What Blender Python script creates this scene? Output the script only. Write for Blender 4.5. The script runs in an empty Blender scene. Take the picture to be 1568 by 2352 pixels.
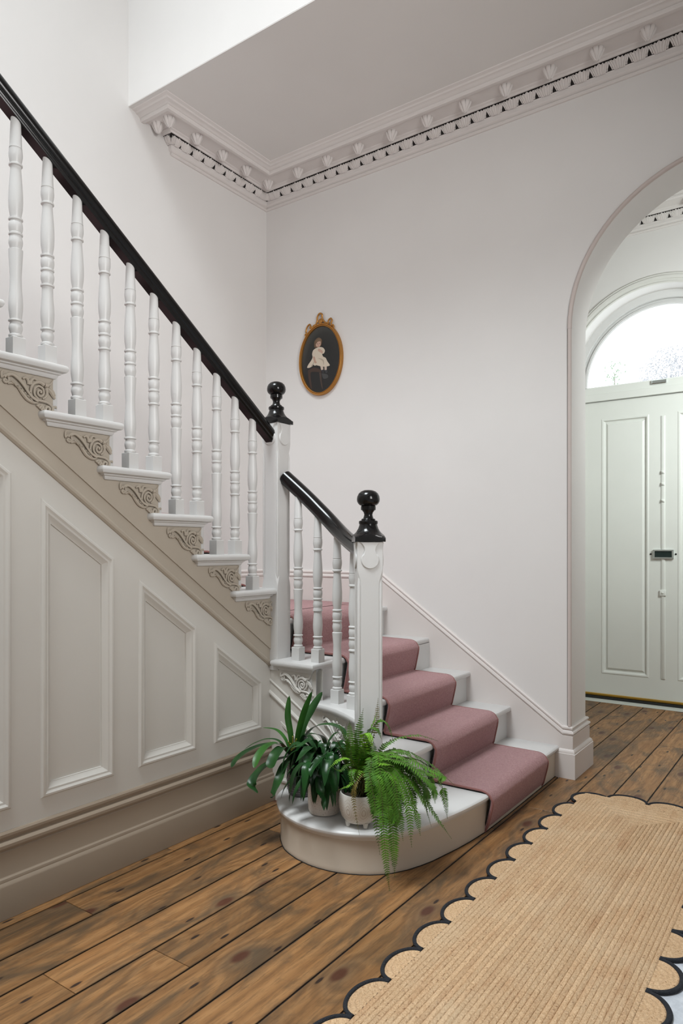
import bpy, math, random
from mathutils import Vector, Matrix
from mathutils.geometry import tessellate_polygon
random.seed(7)
R = math.radians
SC = bpy.context.scene
COL = SC.collection

# ------------------------------------------------------------------ camera, sky, lights, exposure
FPX, HOR, CX, CAMZ = 1607.0, 1262.0, 784.0, 1.27        # focal length and horizon in pixels of the 1568 x 2352 frame
YAW = math.atan2(1138, 1607)
cd = bpy.data.cameras.new('camera'); cam = bpy.data.objects.new('camera', cd); COL.objects.link(cam)
cam.location = (0, 0, CAMZ); cam.rotation_euler = (R(90), 0, YAW)
cd.sensor_fit = 'VERTICAL'; cd.sensor_height = 36.0; cd.sensor_width = 24.0
cd.lens = FPX / 2352 * 36.0; cd.shift_y = (HOR - 1176) / 2352; cd.clip_start = 0.05
SC.camera = cam

w = bpy.data.worlds.new('sky'); SC.world = w; w.use_nodes = True
bg = w.node_tree.nodes['Background']
bg.inputs[0].default_value = (0.90, 0.965, 1.0, 1); bg.inputs[1].default_value = 2.6

def area(name, loc, target, sx, sy, power, col=(1, 1, 1)):
    l = bpy.data.lights.new(name, 'AREA'); l.shape = 'RECTANGLE'; l.size = sx; l.size_y = sy; l.energy = power; l.color = col
    o = bpy.data.objects.new(name, l); COL.objects.link(o); o.location = loc
    o.rotation_euler = (Vector(target) - Vector(loc)).to_track_quat('-Z', 'Y').to_euler()
    return o
# the roof lantern over the stairwell and the stair window; two fill lights are added
lt = area('roof_lantern_light', (-2.2, -0.35, 6.85), (-2.1, 1.3, 0), 2.0, 2.0, 106, (0.91, 0.97, 1.0)); lt.data.spread = R(84)
area('stair_window_light', (-2.55, -2.5, 5.3), (-1.9, 3.9, 2.2), 1.4, 2.2, 8, (0.97, 0.99, 1.0))
wall_fill = area('stair_wall_fill_light', (1.4, 1.0, 2.7), (-3.46, 3.1, 2.9), 1.2, 1.8, 29, (1.0, 0.985, 0.97)); wall_fill.data.spread = R(80)  # added fill with no window behind it, brightens the stair wall
vest_fill = area('vestibule_fill_light', (0.35, 4.55, 2.7), (-1.0, 6.1, 2.0), 0.5, 0.9, 36, (0.93, 1.0, 0.985)); vest_fill.data.spread = R(140)  # added fill panel inside the vestibule, brightens the door and front wall

SC.view_settings.view_transform = 'Standard'; SC.view_settings.look = 'None'
SC.view_settings.gamma = 1.0; SC.view_settings.use_curve_mapping = False
SC.view_settings.exposure = 0.0
SC.cycles.max_bounces = 10; SC.cycles.diffuse_bounces = 6; SC.cycles.transparent_max_bounces = 12

# ------------------------------------------------------------------ materials
def mat(name, col, rough=0.5, spec=0.5, coat=0.0, metal=0.0, sheen=0.0):
    m = bpy.data.materials.new(name); m.use_nodes = True
    b = m.node_tree.nodes['Principled BSDF']
    b.inputs['Base Color'].default_value = (*col, 1); b.inputs['Roughness'].default_value = rough
    b.inputs['Specular IOR Level'].default_value = spec; b.inputs['Metallic'].default_value = metal
    b.inputs['Coat Weight'].default_value = coat; b.inputs['Coat Roughness'].default_value = 0.08
    b.inputs['Sheen Weight'].default_value = sheen
    return m
class NT:
    def __init__(s, m): s.t = m.node_tree; s.b = s.t.nodes['Principled BSDF']
    def n(s, typ, **kw):
        x = s.t.nodes.new(typ)
        for k, v in kw.items():
            if k.startswith('i_'):
                k = k[2:]; x.inputs[int(k) if k.isdigit() else k.replace('_', ' ')].default_value = v
            else: setattr(x, k, v)
        return x
    def l(s, a, b): s.t.links.new(a, b)
    def coord(s, which='Object', scale=(1, 1, 1), rnd=0.0):
        c = s.n('ShaderNodeTexCoord'); mp = s.n('ShaderNodeMapping'); mp.inputs['Scale'].default_value = scale
        s.l(c.outputs[which], mp.inputs[0])
        if rnd:
            oi = s.n('ShaderNodeObjectInfo'); mu = s.n('ShaderNodeMath', operation='MULTIPLY', i_1=rnd); s.l(oi.outputs['Random'], mu.inputs[0])
            cb = s.n('ShaderNodeCombineXYZ'); s.l(mu.outputs[0], cb.inputs[0]); s.l(mu.outputs[0], cb.inputs[1]); s.l(mu.outputs[0], cb.inputs[2])
            s.l(cb.outputs[0], mp.inputs['Location'])
        return mp.outputs[0]
    def noise(s, v, scale, detail=4, rough=0.55, dist=0.0):
        x = s.n('ShaderNodeTexNoise', i_Scale=scale, i_Detail=detail, i_Roughness=rough, i_Distortion=dist); s.l(v, x.inputs['Vector']); return x.outputs['Fac']
    def ramp(s, f, stops):
        x = s.n('ShaderNodeValToRGB'); e = x.color_ramp.elements
        while len(e) < len(stops): e.new(0.5)
        for k, (p, c) in enumerate(stops): e[k].position = p; e[k].color = (*c, 1) if len(c) == 3 else c
        s.l(f, x.inputs[0]); return x.outputs[0]
    def mix(s, a, b, f, mode='MIX'):
        x = s.n('ShaderNodeMix', data_type='RGBA', blend_type=mode)
        for sock, v in ((x.inputs[6], a), (x.inputs[7], b)):
            if hasattr(v, 'links'): s.l(v, sock)
            else: sock.default_value = (*v, 1)
        if hasattr(f, 'links'): s.l(f, x.inputs[0])
        else: x.inputs[0].default_value = f
        return x.outputs[2]
    def math(s, op, a, b=None):
        x = s.n('ShaderNodeMath', operation=op)
        for k, v in enumerate((a, b)):
            if v is None: continue
            if hasattr(v, 'links'): s.l(v, x.inputs[k])
            else: x.inputs[k].default_value = v
        return x.outputs[0]
    def bump(s, f, strength=0.2, dist=0.002):
        x = s.n('ShaderNodeBump', i_Strength=strength, i_Distance=dist); s.l(f, x.inputs['Height']); s.l(x.outputs[0], s.b.inputs['Normal'])
    def col(s, c): s.l(c, s.b.inputs['Base Color'])

def paint(name, col, rough, var=0.03, bump=0.06, scale=60):
    m = mat(name, col, rough, 0.35); t = NT(m); v = t.coord()
    n = t.noise(v, 2.2, 3)
    lo = tuple(c * (1 - var) for c in col); hi = tuple(min(1, c * (1 + var)) for c in col)
    t.col(t.ramp(n, [(0.3, lo), (0.7, hi)])); t.bump(t.noise(v, scale, 4), bump, 0.002)
    return m
M_WALL = paint('wall_paint', (0.715, 0.698, 0.682), 0.6, 0.015)
M_CEIL = paint('ceiling_paint', (0.69, 0.67, 0.65), 0.7, 0.015)
M_WHITE = paint('white_gloss', (0.63, 0.625, 0.615), 0.33, 0.02, 0.08, 40)
M_SPAN = paint('panelling_paint', (0.64, 0.62, 0.58), 0.45, 0.02, 0.07, 45)
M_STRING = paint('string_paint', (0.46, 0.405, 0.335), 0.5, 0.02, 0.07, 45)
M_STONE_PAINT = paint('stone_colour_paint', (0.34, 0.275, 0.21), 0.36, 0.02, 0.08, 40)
M_RISER = paint('step_front_paint', (0.52, 0.45, 0.37), 0.42, 0.02, 0.1, 30)
M_PINKTRIM = paint('skirting_paint', (0.66, 0.61, 0.585), 0.4, 0.02)
M_BEAD = paint('arch_bead_paint', (0.56, 0.49, 0.46), 0.5, 0.03, 0.15, 80)
M_QUIRK = mat('quirk_shadow', (0.16, 0.145, 0.13), 0.9)
M_PLASTER = paint('cornice_plaster', (0.69, 0.655, 0.635), 0.65, 0.02, 0.1, 120)
M_GAP = mat('dark_gap', (0.012, 0.009, 0.008), 0.9)  # black of the floor gaps, also the shade painted into plaster crevices
M_DOOR = paint('door_paint', (0.70, 0.715, 0.675), 0.4, 0.02, 0.08, 30)
M_BLACK = mat('black_gloss', (0.006, 0.0055, 0.0055), 0.16, 0.28, 0.15)
M_RAILUNDER = mat('rail_underside', (0.012, 0.006, 0.006), 0.4)
M_BRASS = mat('aged_brass', (0.52, 0.32, 0.06), 0.32, metal=0.9)
M_CHROME = mat('chrome', (0.62, 0.66, 0.65), 0.14, metal=1.0)
M_LETTER = mat('letter_flap', (0.02, 0.035, 0.032), 0.2, metal=0.4)
M_RUBBER = mat('black_rubber', (0.015, 0.015, 0.014), 0.6)
M_SOIL = mat('soil', (0.03, 0.02, 0.014), 0.95)

def carpet_mat():
    m = mat('pink_carpet', (0.40, 0.2, 0.21), 0.95, 0.1, sheen=0.35); t = NT(m); v = t.coord()
    n1 = t.math('ADD', t.math('MULTIPLY', t.noise(v, 330, 3, 0.7), 0.55), t.math('MULTIPLY', t.noise(v, 120, 3, 0.7), 0.45)); n2 = t.noise(v, 26, 4); n3 = t.noise(v, 4, 3)
    c = t.ramp(n1, [(0.36, (0.345, 0.15, 0.152)), (0.64, (0.68, 0.41, 0.41))])
    c = t.mix(c, (0.52, 0.30, 0.30), t.math('MULTIPLY', n2, 0.35)); c = t.mix(c, (0.36, 0.19, 0.21), t.math('MULTIPLY', n3, 0.3))
    t.col(c); t.bump(n1, 1.0, 0.012)
    m.node_tree.nodes['Principled BSDF'].inputs['Sheen Tint'].default_value = (0.9, 0.75, 0.75, 1)
    return m
M_CARPET = carpet_mat()
M_BIND = mat('carpet_binding', (0.27, 0.125, 0.115), 0.95, 0.1)
M_UNDER = mat('carpet_underlay', (0.01, 0.009, 0.009), 0.95)

def wood_mat():
    m = mat('stained_pine', (0.15, 0.08, 0.04), 0.42, 0.4); t = NT(m)
    v = t.coord('Object', (1, 1, 1), 37.0)
    st = t.n('ShaderNodeMapping'); st.inputs['Scale'].default_value = (1.0, 0.085, 1.0); t.l(v, st.inputs[0])
    # knots pull the grain aside
    kn = t.n('ShaderNodeTexVoronoi', voronoi_dimensions='2D', i_Scale=1.0, i_Randomness=1.0)
    ks = t.n('ShaderNodeMapping'); ks.inputs['Scale'].default_value = (4.6, 2.2, 0.0); t.l(v, ks.inputs[0]); t.l(ks.outputs[0], kn.inputs['Vector'])
    kd = kn.outputs['Distance']
    warp = t.noise(st.outputs[0], 7, 3)
    g = t.n('ShaderNodeTexWave', wave_type='BANDS', bands_direction='X', i_Scale=5.5, i_Distortion=5.0, i_Detail=4.0)
    g.inputs['Detail Scale'].default_value = 1.3
    wp = t.n('ShaderNodeVectorMath', operation='ADD'); t.l(st.outputs[0], wp.inputs[0])
    kk = t.math('MULTIPLY', t.math('SUBTRACT', 1.0, t.math('MINIMUM', t.math('MULTIPLY', kd, 3.2), 1.0)), 0.12)
    cb = t.n('ShaderNodeCombineXYZ'); t.l(kk, cb.inputs[0]); t.l(cb.outputs[0], wp.inputs[1]); t.l(wp.outputs[0], g.inputs['Vector'])
    fine = t.noise(st.outputs[0], 105, 6, 0.72)
    c = t.ramp(g.outputs['Fac'], [(0.0, (0.238, 0.116, 0.043)), (0.5, (0.285, 0.142, 0.053)), (1.0, (0.325, 0.169, 0.067))])
    c = t.mix(c, (0.12, 0.060, 0.023), t.math('MULTIPLY', t.ramp(fine, [(0.46, (0, 0, 0)), (0.64, (1, 1, 1))]), 0.7))
    bs = t.n('ShaderNodeMapping'); bs.inputs['Scale'].default_value = (1.0, 0.38, 1.0); t.l(v, bs.inputs[0]); blot = t.noise(bs.outputs[0], 6.5, 5, 0.62, 1.2)
    c = t.mix(c, (0.078, 0.052, 0.030), t.math('MULTIPLY', t.ramp(blot, [(0.47, (0, 0, 0)), (0.66, (1, 1, 1))]), 0.85))
    warm = t.noise(v, 4.1, 3, 0.5, 0.4)
    c = t.mix(c, (0.27, 0.12, 0.04), t.math('MULTIPLY', t.ramp(warm, [(0.58, (0, 0, 0)), (0.78, (1, 1, 1))]), 0.55))
    knot = t.ramp(kd, [(0.06, (1, 1, 1)), (0.11, (0, 0, 0))])
    sel = t.n('ShaderNodeSeparateColor'); t.l(kn.outputs['Color'], sel.inputs[0])
    on = t.math('GREATER_THAN', sel.outputs[0], 0.45)
    halo = t.math('MULTIPLY', t.ramp(kd, [(0.08, (1, 1, 1)), (0.30, (0, 0, 0))]), t.math('MULTIPLY', on, 0.55))
    c = t.mix(c, (0.10, 0.072, 0.045), halo)
    c = t.mix(c, (0.075, 0.022, 0.011), t.math('MULTIPLY', t.math('MULTIPLY', knot, on), 0.9))
    nk = t.n('ShaderNodeTexVoronoi', voronoi_dimensions='2D', i_Scale=1.0); ns = t.n('ShaderNodeMapping'); ns.inputs['Scale'].default_value = (14, 4, 0)
    t.l(v, ns.inputs[0]); t.l(ns.outputs[0], nk.inputs['Vector'])
    sel2 = t.n('ShaderNodeSeparateColor'); t.l(nk.outputs['Color'], sel2.inputs[0])
    c = t.mix(c, (0.03, 0.016, 0.010), t.math('MULTIPLY', t.ramp(nk.outputs['Distance'], [(0.06, (1, 1, 1)), (0.10, (0, 0, 0))]), t.math('GREATER_THAN', sel2.outputs[0], 0.76)))
    rawc = t.coord('Object'); rx = t.n('ShaderNodeSeparateXYZ'); t.l(rawc, rx.inputs[0])
    edge = t.math('ADD', t.math('ABSOLUTE', rx.outputs[0]), t.math('MULTIPLY', t.math('SUBTRACT', t.noise(rawc, 9, 4), 0.5), 0.012))
    edge = t.ramp(t.math('MULTIPLY', edge, 10.0), [(0.755, (0, 0, 0)), (0.815, (1, 1, 1))])
    c = t.mix(c, (0.05, 0.032, 0.018), t.math('MULTIPLY', edge, 0.8))
    oi = t.n('ShaderNodeObjectInfo')
    hs = t.n('ShaderNodeHueSaturation'); t.l(c, hs.inputs['Color'])
    t.l(t.math('ADD', t.math('MULTIPLY', oi.outputs['Random'], 0.35), 0.82), hs.inputs['Value'])
    t.col(hs.outputs[0])
    t.l(t.ramp(fine, [(0.2, (0.34,) * 3), (0.8, (0.52,) * 3)]), t.b.inputs['Roughness'])
    t.bump(t.math('ADD', fine, t.math('MULTIPLY', g.outputs['Fac'], 0.4)), 0.18, 0.002)
    return m
M_WOOD = wood_mat()

def jute_mat(name, mode):
    m = mat(name, (0.6, 0.4, 0.23), 0.9, 0.15); t = NT(m); v = t.coord('Object')
    fib = t.noise(v, 210, 4, 0.7)
    big = t.noise(v, 5, 4, 0.6)
    s2 = t.n('ShaderNodeMapping'); s2.inputs['Scale'].default_value = (26, 3.0, 1) if mode == 'y' else (9, 9, 1)
    t.l(v, s2.inputs[0]); band = t.noise(s2.outputs[0], 1.0, 3, 0.6)
    c = t.ramp(fib, [(0.25, (0.40, 0.23, 0.118)), (0.5, (0.63, 0.425, 0.25)), (0.75, (0.76, 0.565, 0.37))])
    c = t.mix(c, (0.43, 0.215, 0.10), t.math('MULTIPLY', t.ramp(band, [(0.5, (0, 0, 0)), (0.75, (1, 1, 1))]), 0.5))
    c = t.mix(c, (0.72, 0.56, 0.38), t.math('MULTIPLY', t.ramp(big, [(0.45, (0, 0, 0)), (0.7, (1, 1, 1))]), 0.35))
    fl = t.n('ShaderNodeTexVoronoi', i_Scale=42.0); t.l(v, fl.inputs['Vector'])
    c = t.mix(c, (0.22, 0.10, 0.05), t.math('MULTIPLY', t.ramp(fl.outputs['Distance'], [(0.08, (1, 1, 1)), (0.16, (0, 0, 0))]), 0.6))
    oi = t.n('ShaderNodeObjectInfo'); hs = t.n('ShaderNodeHueSaturation'); t.l(c, hs.inputs['Color'])
    t.l(t.math('ADD', t.math('MULTIPLY', oi.outputs['Random'], 0.16), 0.98), hs.inputs['Value']); t.col(hs.outputs[0])
    wv = t.n('ShaderNodeTexVoronoi', i_Scale=95.0); t.l(v, wv.inputs['Vector'])
    t.bump(t.math('ADD', t.math('MULTIPLY', wv.outputs['Distance'], -1.0), fib), 0.9, 0.005)
    return m
M_JUTE = jute_mat('jute_braid', 'y'); M_JUTE2 = jute_mat('jute_scallop', 'r')
M_NAVY = mat('navy_cord', (0.010, 0.012, 0.017), 0.85); _t = NT(M_NAVY); _t.bump(_t.noise(_t.coord(), 160, 2), 0.9, 0.006)

def stone_mat():
    m = mat('pale_stone', (0.52, 0.55, 0.60), 0.3, 0.5); t = NT(m); v = t.coord()
    t.col(t.ramp(t.noise(v, 40, 6, 0.7), [(0.3, (0.42, 0.45, 0.50)), (0.7, (0.60, 0.63, 0.68))])); return m
M_STONE = stone_mat()

def leaf_mat(name, a, b, rough=0.35, vein=0.0):
    m = mat(name, a, rough, 0.3); t = NT(m); v = t.coord('Object', (1, 1, 1), 11.0)
    n = t.noise(v, 14, 3); c = t.ramp(n, [(0.3, a), (0.75, b)])
    oi = t.n('ShaderNodeObjectInfo'); hs = t.n('ShaderNodeHueSaturation'); t.l(c, hs.inputs['Color'])
    t.l(t.math('ADD', t.math('MULTIPLY', oi.outputs['Random'], 0.5), 0.75), hs.inputs['Value']); t.col(hs.outputs[0])
    t.b.inputs['Transmission Weight'].default_value = 0.0
    return m
M_CLIVIA = leaf_mat('clivia_leaf', (0.012, 0.045, 0.014), (0.03, 0.10, 0.022), 0.33)
M_CLIVIA2 = leaf_mat('clivia_young_leaf', (0.018, 0.085, 0.012), (0.04, 0.14, 0.02), 0.35)
M_LILY = leaf_mat('lily_leaf', (0.006, 0.030, 0.007), (0.014, 0.070, 0.014), 0.3)
M_FERN = leaf_mat('fern_leaf', (0.032, 0.105, 0.007), (0.088, 0.225, 0.014), 0.55)
M_FERN2 = leaf_mat('fern_bright_leaf', (0.12, 0.30, 0.015), (0.2, 0.42, 0.04), 0.5)
M_FERN3 = leaf_mat('fern_dry_leaf', (0.16, 0.16, 0.03), (0.2, 0.12, 0.035), 0.6)
M_STALK = mat('fern_stalk', (0.07, 0.075, 0.015), 0.6)
def pot_mat(name, a, b, scale, lo, hi, rough=0.6):
    m = mat(name, a, rough, 0.4); t = NT(m); t.col(t.ramp(t.noise(t.coord(), scale, 2, 0.6), [(lo, a), (hi, b)])); return m
M_POTSPECK = pot_mat('speckled_ceramic', (0.30, 0.22, 0.17), (0.62, 0.56, 0.50), 260, 0.30, 0.42)
M_POTWHITE = mat('white_ceramic', (0.70, 0.68, 0.63), 0.5)
M_POTDOT = mat('pot_emboss', (0.50, 0.44, 0.37), 0.6)
M_POTGREY = mat('grey_ceramic', (0.16, 0.155, 0.165), 0.7)
M_POTRIB = mat('grey_ceramic_relief', (0.36, 0.35, 0.37), 0.7)
M_GILT = mat('gilt', (0.46, 0.22, 0.055), 0.36, metal=0.75)
def glass_mat():
    m = bpy.data.materials.new('window_glass'); m.use_nodes = True; t = m.node_tree; t.nodes.clear()
    o = t.nodes.new('ShaderNodeOutputMaterial'); mx = t.nodes.new('ShaderNodeMixShader'); mx.inputs[0].default_value = 0.06
    a = t.nodes.new('ShaderNodeBsdfTransparent'); b = t.nodes.new('ShaderNodeBsdfGlossy'); b.inputs['Roughness'].default_value = 0.02
    t.links.new(a.outputs[0], mx.inputs[1]); t.links.new(b.outputs[0], mx.inputs[2]); t.links.new(mx.outputs[0], o.inputs[0]); return m
M_GLASS = glass_mat()

# ------------------------------------------------------------------ helpers
WL = {}                                                     # world location of every object that parents others
def wloc(p): return WL.get(p.name, Vector((0, 0, 0))) if p else Vector((0, 0, 0))
def put(o, parent, origin):
    o.location = Vector(origin) - wloc(parent)
    if parent: o.parent = parent
    WL[o.name] = Vector(origin)
def mk(name, vf, m, parent=None, smooth=True, origin=(0, 0, 0), angle=38):
    v, f = vf
    me = bpy.data.meshes.new(name); og = Vector(origin)
    me.from_pydata([tuple(Vector(p) - og) for p in v], [], f)
    import bmesh
    bm = bmesh.new(); bm.from_mesh(me); bmesh.ops.recalc_face_normals(bm, faces=bm.faces[:]); bm.to_mesh(me); bm.free()
    if smooth: me.shade_smooth(); me.set_sharp_from_angle(angle=R(angle))
    if m: me.materials.append(m)
    o = bpy.data.objects.new(name, me); COL.objects.link(o); put(o, parent, origin)
    return o
def raw(name, vf, m, parent=None, origin=(0, 0, 0)):         # keeps the face winding (open leaves and the like)
    v, f = vf; me = bpy.data.meshes.new(name); og = Vector(origin)
    me.from_pydata([tuple(Vector(p) - og) for p in v], [], f); me.shade_smooth(); me.materials.append(m)
    o = bpy.data.objects.new(name, me); COL.objects.link(o); put(o, parent, origin); return o
def again(src, parent, origin, rotz=0, scale=None, rot=None):  # a copy that shares the mesh
    o = src.copy(); COL.objects.link(o); o.parent = None; put(o, parent, origin)
    o.rotation_euler = rot if rot else (0, 0, rotz)
    if scale: o.scale = scale
    return o
def thing(name, loc, label, cat, group=None):
    o = bpy.data.objects.new(name, None); COL.objects.link(o); o.location = loc; WL[o.name] = Vector(loc)
    o['label'] = label; o['category'] = cat
    if group: o['group'] = group
    return o
def structure(o): o['kind'] = 'structure'; return o
def add(*parts):
    V, F = [], []
    for v, f in parts:
        k = len(V); V += [tuple(p) for p in v]; F += [tuple(i + k for i in q) for q in f]
    return V, F
def box(x0, x1, y0, y1, z0, z1):
    v = [(x, y, z) for z in (z0, z1) for y in (y0, y1) for x in (x0, x1)]
    return v, [(0, 2, 3, 1), (4, 5, 7, 6), (0, 1, 5, 4), (2, 6, 7, 3), (1, 3, 7, 5), (0, 4, 6, 2)]
def area2(p): return sum(p[i][0] * p[(i + 1) % len(p)][1] - p[(i + 1) % len(p)][0] * p[i][1] for i in range(len(p))) / 2
def ccw(p): return list(p) if area2(p) > 0 else list(reversed(p))
def inset(p, d):                                            # p counter-clockwise, d inwards
    n = len(p); out = []
    for i in range(n):
        a, b, c = Vector(p[i - 1]), Vector(p[i]), Vector(p[(i + 1) % n])
        e1 = (b - a).normalized(); e2 = (c - b).normalized()
        n1 = Vector((-e1.y, e1.x)); n2 = Vector((-e2.y, e2.x))
        q = b + (n1 + n2) / max(0.3, 1 + n1.dot(n2)) * d
        out.append((q.x, q.y))
    return out
def stack(poly, prof, fm=lambda x, y, z: (x, y, z), cap0=True, cap1=True):  # prof = [(inset, z)...]
    p = ccw(poly); n = len(p); V, F = [], []
    for d, z in prof:
        V += [fm(x, y, z) for x, y in (inset(p, d) if d else p)]
    for k in range(len(prof) - 1):
        for i in range(n):
            j = (i + 1) % n; F.append((k * n + i, k * n + j, (k + 1) * n + j, (k + 1) * n + i))
    def cap(k):
        ring = [Vector((*q, 0)) for q in (inset(p, prof[k][0]) if prof[k][0] else p)]
        return [tuple(k * n + i for i in t) for t in tessellate_polygon([ring])]
    if cap0: F += cap(0)
    if cap1: F += cap(len(prof) - 1)
    return V, F
def holed(outer, holes, fm, d0, d1):                        # flat plate with holes between depths d0 and d1
    rings = [ccw(outer)] + [list(reversed(ccw(h))) for h in holes]
    flat = [q for r in rings for q in r]; n = len(flat)
    V = [fm(x, y, d0) for x, y in flat] + [fm(x, y, d1) for x, y in flat]; F = []
    for t in tessellate_polygon([[Vector((*q, 0)) for q in r] for r in rings]):
        F.append(tuple(t)); F.append(tuple(i + n for i in reversed(t)))
    k = 0
    for r in rings:
        m = len(r)
        for i in range(m):
            j = (i + 1) % m; F.append((k + i, k + j, k + j + n, k + i + n))
        k += m
    return V, F
def lathe(prof, seg=20, c=(0, 0, 0), cap=True):
    V, F = [], []
    for r, z in prof:
        V += [(c[0] + r * math.cos(2 * math.pi * i / seg), c[1] + r * math.sin(2 * math.pi * i / seg), c[2] + z) for i in range(seg)]
    for k in range(len(prof) - 1):
        for i in range(seg):
            j = (i + 1) % seg; F.append((k * seg + i, k * seg + j, (k + 1) * seg + j, (k + 1) * seg + i))
    if cap: F += [tuple(range(seg)), tuple(range((len(prof) - 1) * seg, len(prof) * seg))]
    return V, F
def spline(P, n):                                           # Catmull-Rom through P, n samples a span
    P = [Vector(p) for p in P]; out = []
    for i in range(len(P) - 1):
        a = P[i - 1] if i else P[0] * 2 - P[1]; b, c = P[i], P[i + 1]; d = P[i + 2] if i + 2 < len(P) else c * 2 - b
        for k in range(n):
            t = k / n
            out.append(0.5 * ((2 * b) + (c - a) * t + (2 * a - 5 * b + 4 * c - d) * t * t + (3 * b - a - 3 * c + d) * t ** 3))
    return out + [P[-1]]
def sweep(P, sec, up=(0, 0, 1), closed=False, caps=True, secs=None):  # sec = [(side, up)...] closed section along path P
    P = [Vector(p) for p in P]; n = len(P); m = len(sec); V, F = [], []
    for i, p in enumerate(P):
        a = P[i - 1] if (i or closed) else p; b = P[(i + 1) % n] if (i + 1 < n or closed) else p
        T = (b - a).normalized(); S = T.cross(Vector(up)).normalized(); U = S.cross(T)
        k = 1.0
        if 0 < i < n - 1 or closed:
            t1 = (p - a).normalized(); k = 1.0 / max(0.5, T.dot(t1))
        s = secs[i] if secs else sec
        V += [tuple(p + S * (x * k) + U * y) for x, y in s]
    for i in range(n if closed else n - 1):
        for j in range(m):
            q = (j + 1) % m; i2 = (i + 1) % n
            F.append((i * m + j, i * m + q, i2 * m + q, i2 * m + j))
    if caps and not closed: F += [tuple(range(m)), tuple(range((n - 1) * m, n * m))]
    return V, F
def circ(r, n=8, sx=1.0, sy=1.0): return [(r * sx * math.cos(2 * math.pi * i / n), r * sy * math.sin(2 * math.pi * i / n)) for i in range(n)]
def tube(P, r, n=8, up=(0, 0.13, 1), taper=None):
    secs = [circ(r * (taper(i / (len(P) - 1)) if taper else 1), n) for i in range(len(P))]
    return sweep(P, secs[0], up, secs=secs)
def grid(rows):                                             # rows of equal length -> open surface
    m = len(rows[0]); V = [tuple(p) for r in rows for p in r]; F = []
    for i in range(len(rows) - 1):
        for j in range(m - 1): F.append((i * m + j, i * m + j + 1, (i + 1) * m + j + 1, (i + 1) * m + j))
    return V, F
def move(vf, M): return [tuple(M @ Vector(p)) for p in vf[0]], vf[1]
FWD = Vector((-math.sin(YAW), math.cos(YAW), 0)); RGT = Vector((math.cos(YAW), math.sin(YAW), 0))
def at(u, v, depth):                                        # a photograph point at a distance, as a point of the hall
    return Vector((0, 0, CAMZ)) + FWD * depth + RGT * ((u - CX) / FPX * depth) + Vector((0, 0, -(v - HOR) / FPX * depth))

# ------------------------------------------------------------------ hall dimensions
XA, YW, ZC, YC = -3.46, 3.92, 3.92, 2.68      # stair wall, picture wall, ceiling, edge of the landing above
WT = 0.28                                     # picture wall thickness
AR, AXL = 0.785, -1.212; AXC = AXL + AR; AZC = 2.50
YV = 5.90                                     # inner face of the front wall
DXC, DZ = -1.148, 2.525                       # front door centre and head

# floor: dark sub-floor, pine boards, a stone slab by the right edge
floor = structure(mk('floor', box(-3.6, 1.6, -2.6, 6.4, -0.12, -0.0045), M_GAP, smooth=False))
joint = [-2.435, -2.279, -2.108, -1.940, -1.773, -1.603, -1.436, -1.268, -1.108, -0.945, -0.780, -0.613, -0.446]
while joint[-1] < 1.5: joint.append(joint[-1] + 0.166)
cuts = {0: [-0.2, 2.0], 1: [-0.6, 1.487], 2: [0.3, 2.4], 3: [1.193], 4: [-0.3, 1.47], 5: [0.9, 3.6], 6: [-1.0, 3.0], 7: [0.4, 3.35], 8: [1.1, 4.18], 9: [2.9, 4.9], 10: [0.2, 4.5], 11: [2.2, 5.2]}
def board(x0, x1, y0, y1):
    b = 0.0009
    return mk('floorboard', stack([(x0, y0), (x1, y0), (x1, y1), (x0, y1)], [(0, -0.0044), (0, -b), (b, 0)], cap0=False), M_WOOD, floor, True, ((x0 + x1) / 2, (y0 + y1) / 2, 0))
for k in range(len(joint) - 1):
    x0, x1 = joint[k] + 0.0032, joint[k + 1] - 0.0032
    ys = [-2.6] + cuts.get(k, [0.4 + (k * 1.37) % 2.2, 3.2 + (k * 0.83) % 1.8]) + [6.02]
    for a, b in zip(ys, ys[1:]):
        if x0 > -0.5:
            if b < 3.0: continue
            a = max(a, 2.9)
        if b <= a: continue
        board(x0, x1, a + 0.0012, b - 0.0012)
structure(mk('floor.001', box(-0.443, 1.5, -2.6, 2.897, -0.004, 0.0005), M_STONE, smooth=False))

# picture wall with the arch
arc = [(AXC - AR * math.cos(t * math.pi / 40), AZC + AR * math.sin(t * math.pi / 40)) for t in range(41)]
outer = [(-3.62, -0.02), (AXL, -0.02)] + arc + [(AXL + 2 * AR, -0.02), (1.6, -0.02), (1.6, ZC + 0.2), (-3.62, ZC + 0.2)]
def XZ(y): return lambda x, z, d: (x, y + d, z)
structure(mk('wall_back', holed(outer, [], XZ(YW), 0, WT), M_WALL, angle=25))
structure(mk('wall_left', box(XA - 0.16, XA, -2.6, 6.3, -0.02, 7.0), M_WALL, smooth=False))
VX = 0.6                                      # right side of the stairwell void
structure(mk('wall_landing', box(XA, 1.6, YC, YC + 0.10, ZC + 0.004, 7.0), M_WALL, smooth=False))
structure(mk('wall_stairwell', box(VX, 1.499, -2.6, YC, ZC, 7.0), M_WALL, smooth=False))
structure(mk('wall_rear', box(-3.62, 1.62, -2.74, -2.6, -0.02, 7.0), M_WALL, smooth=False))
structure(mk('ceiling.002', holed([(XA - 0.15, -2.7), (1.6, -2.7), (1.6, YC + 0.1), (XA - 0.15, YC + 0.1)], [[(-3.3, -2.0), (-0.6, -2.0), (-0.6, 1.5), (-3.3, 1.5)]], lambda x, y, d: (x, y, 6.9 + d), 0, 0.1), M_CEIL, smooth=False))  # unseen roof, added to cut the sky light on the landing wall
structure(mk('wall_right', box(1.5, 1.62, -2.6, 6.3, -0.02, 7.0), M_WALL, smooth=False))
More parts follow.
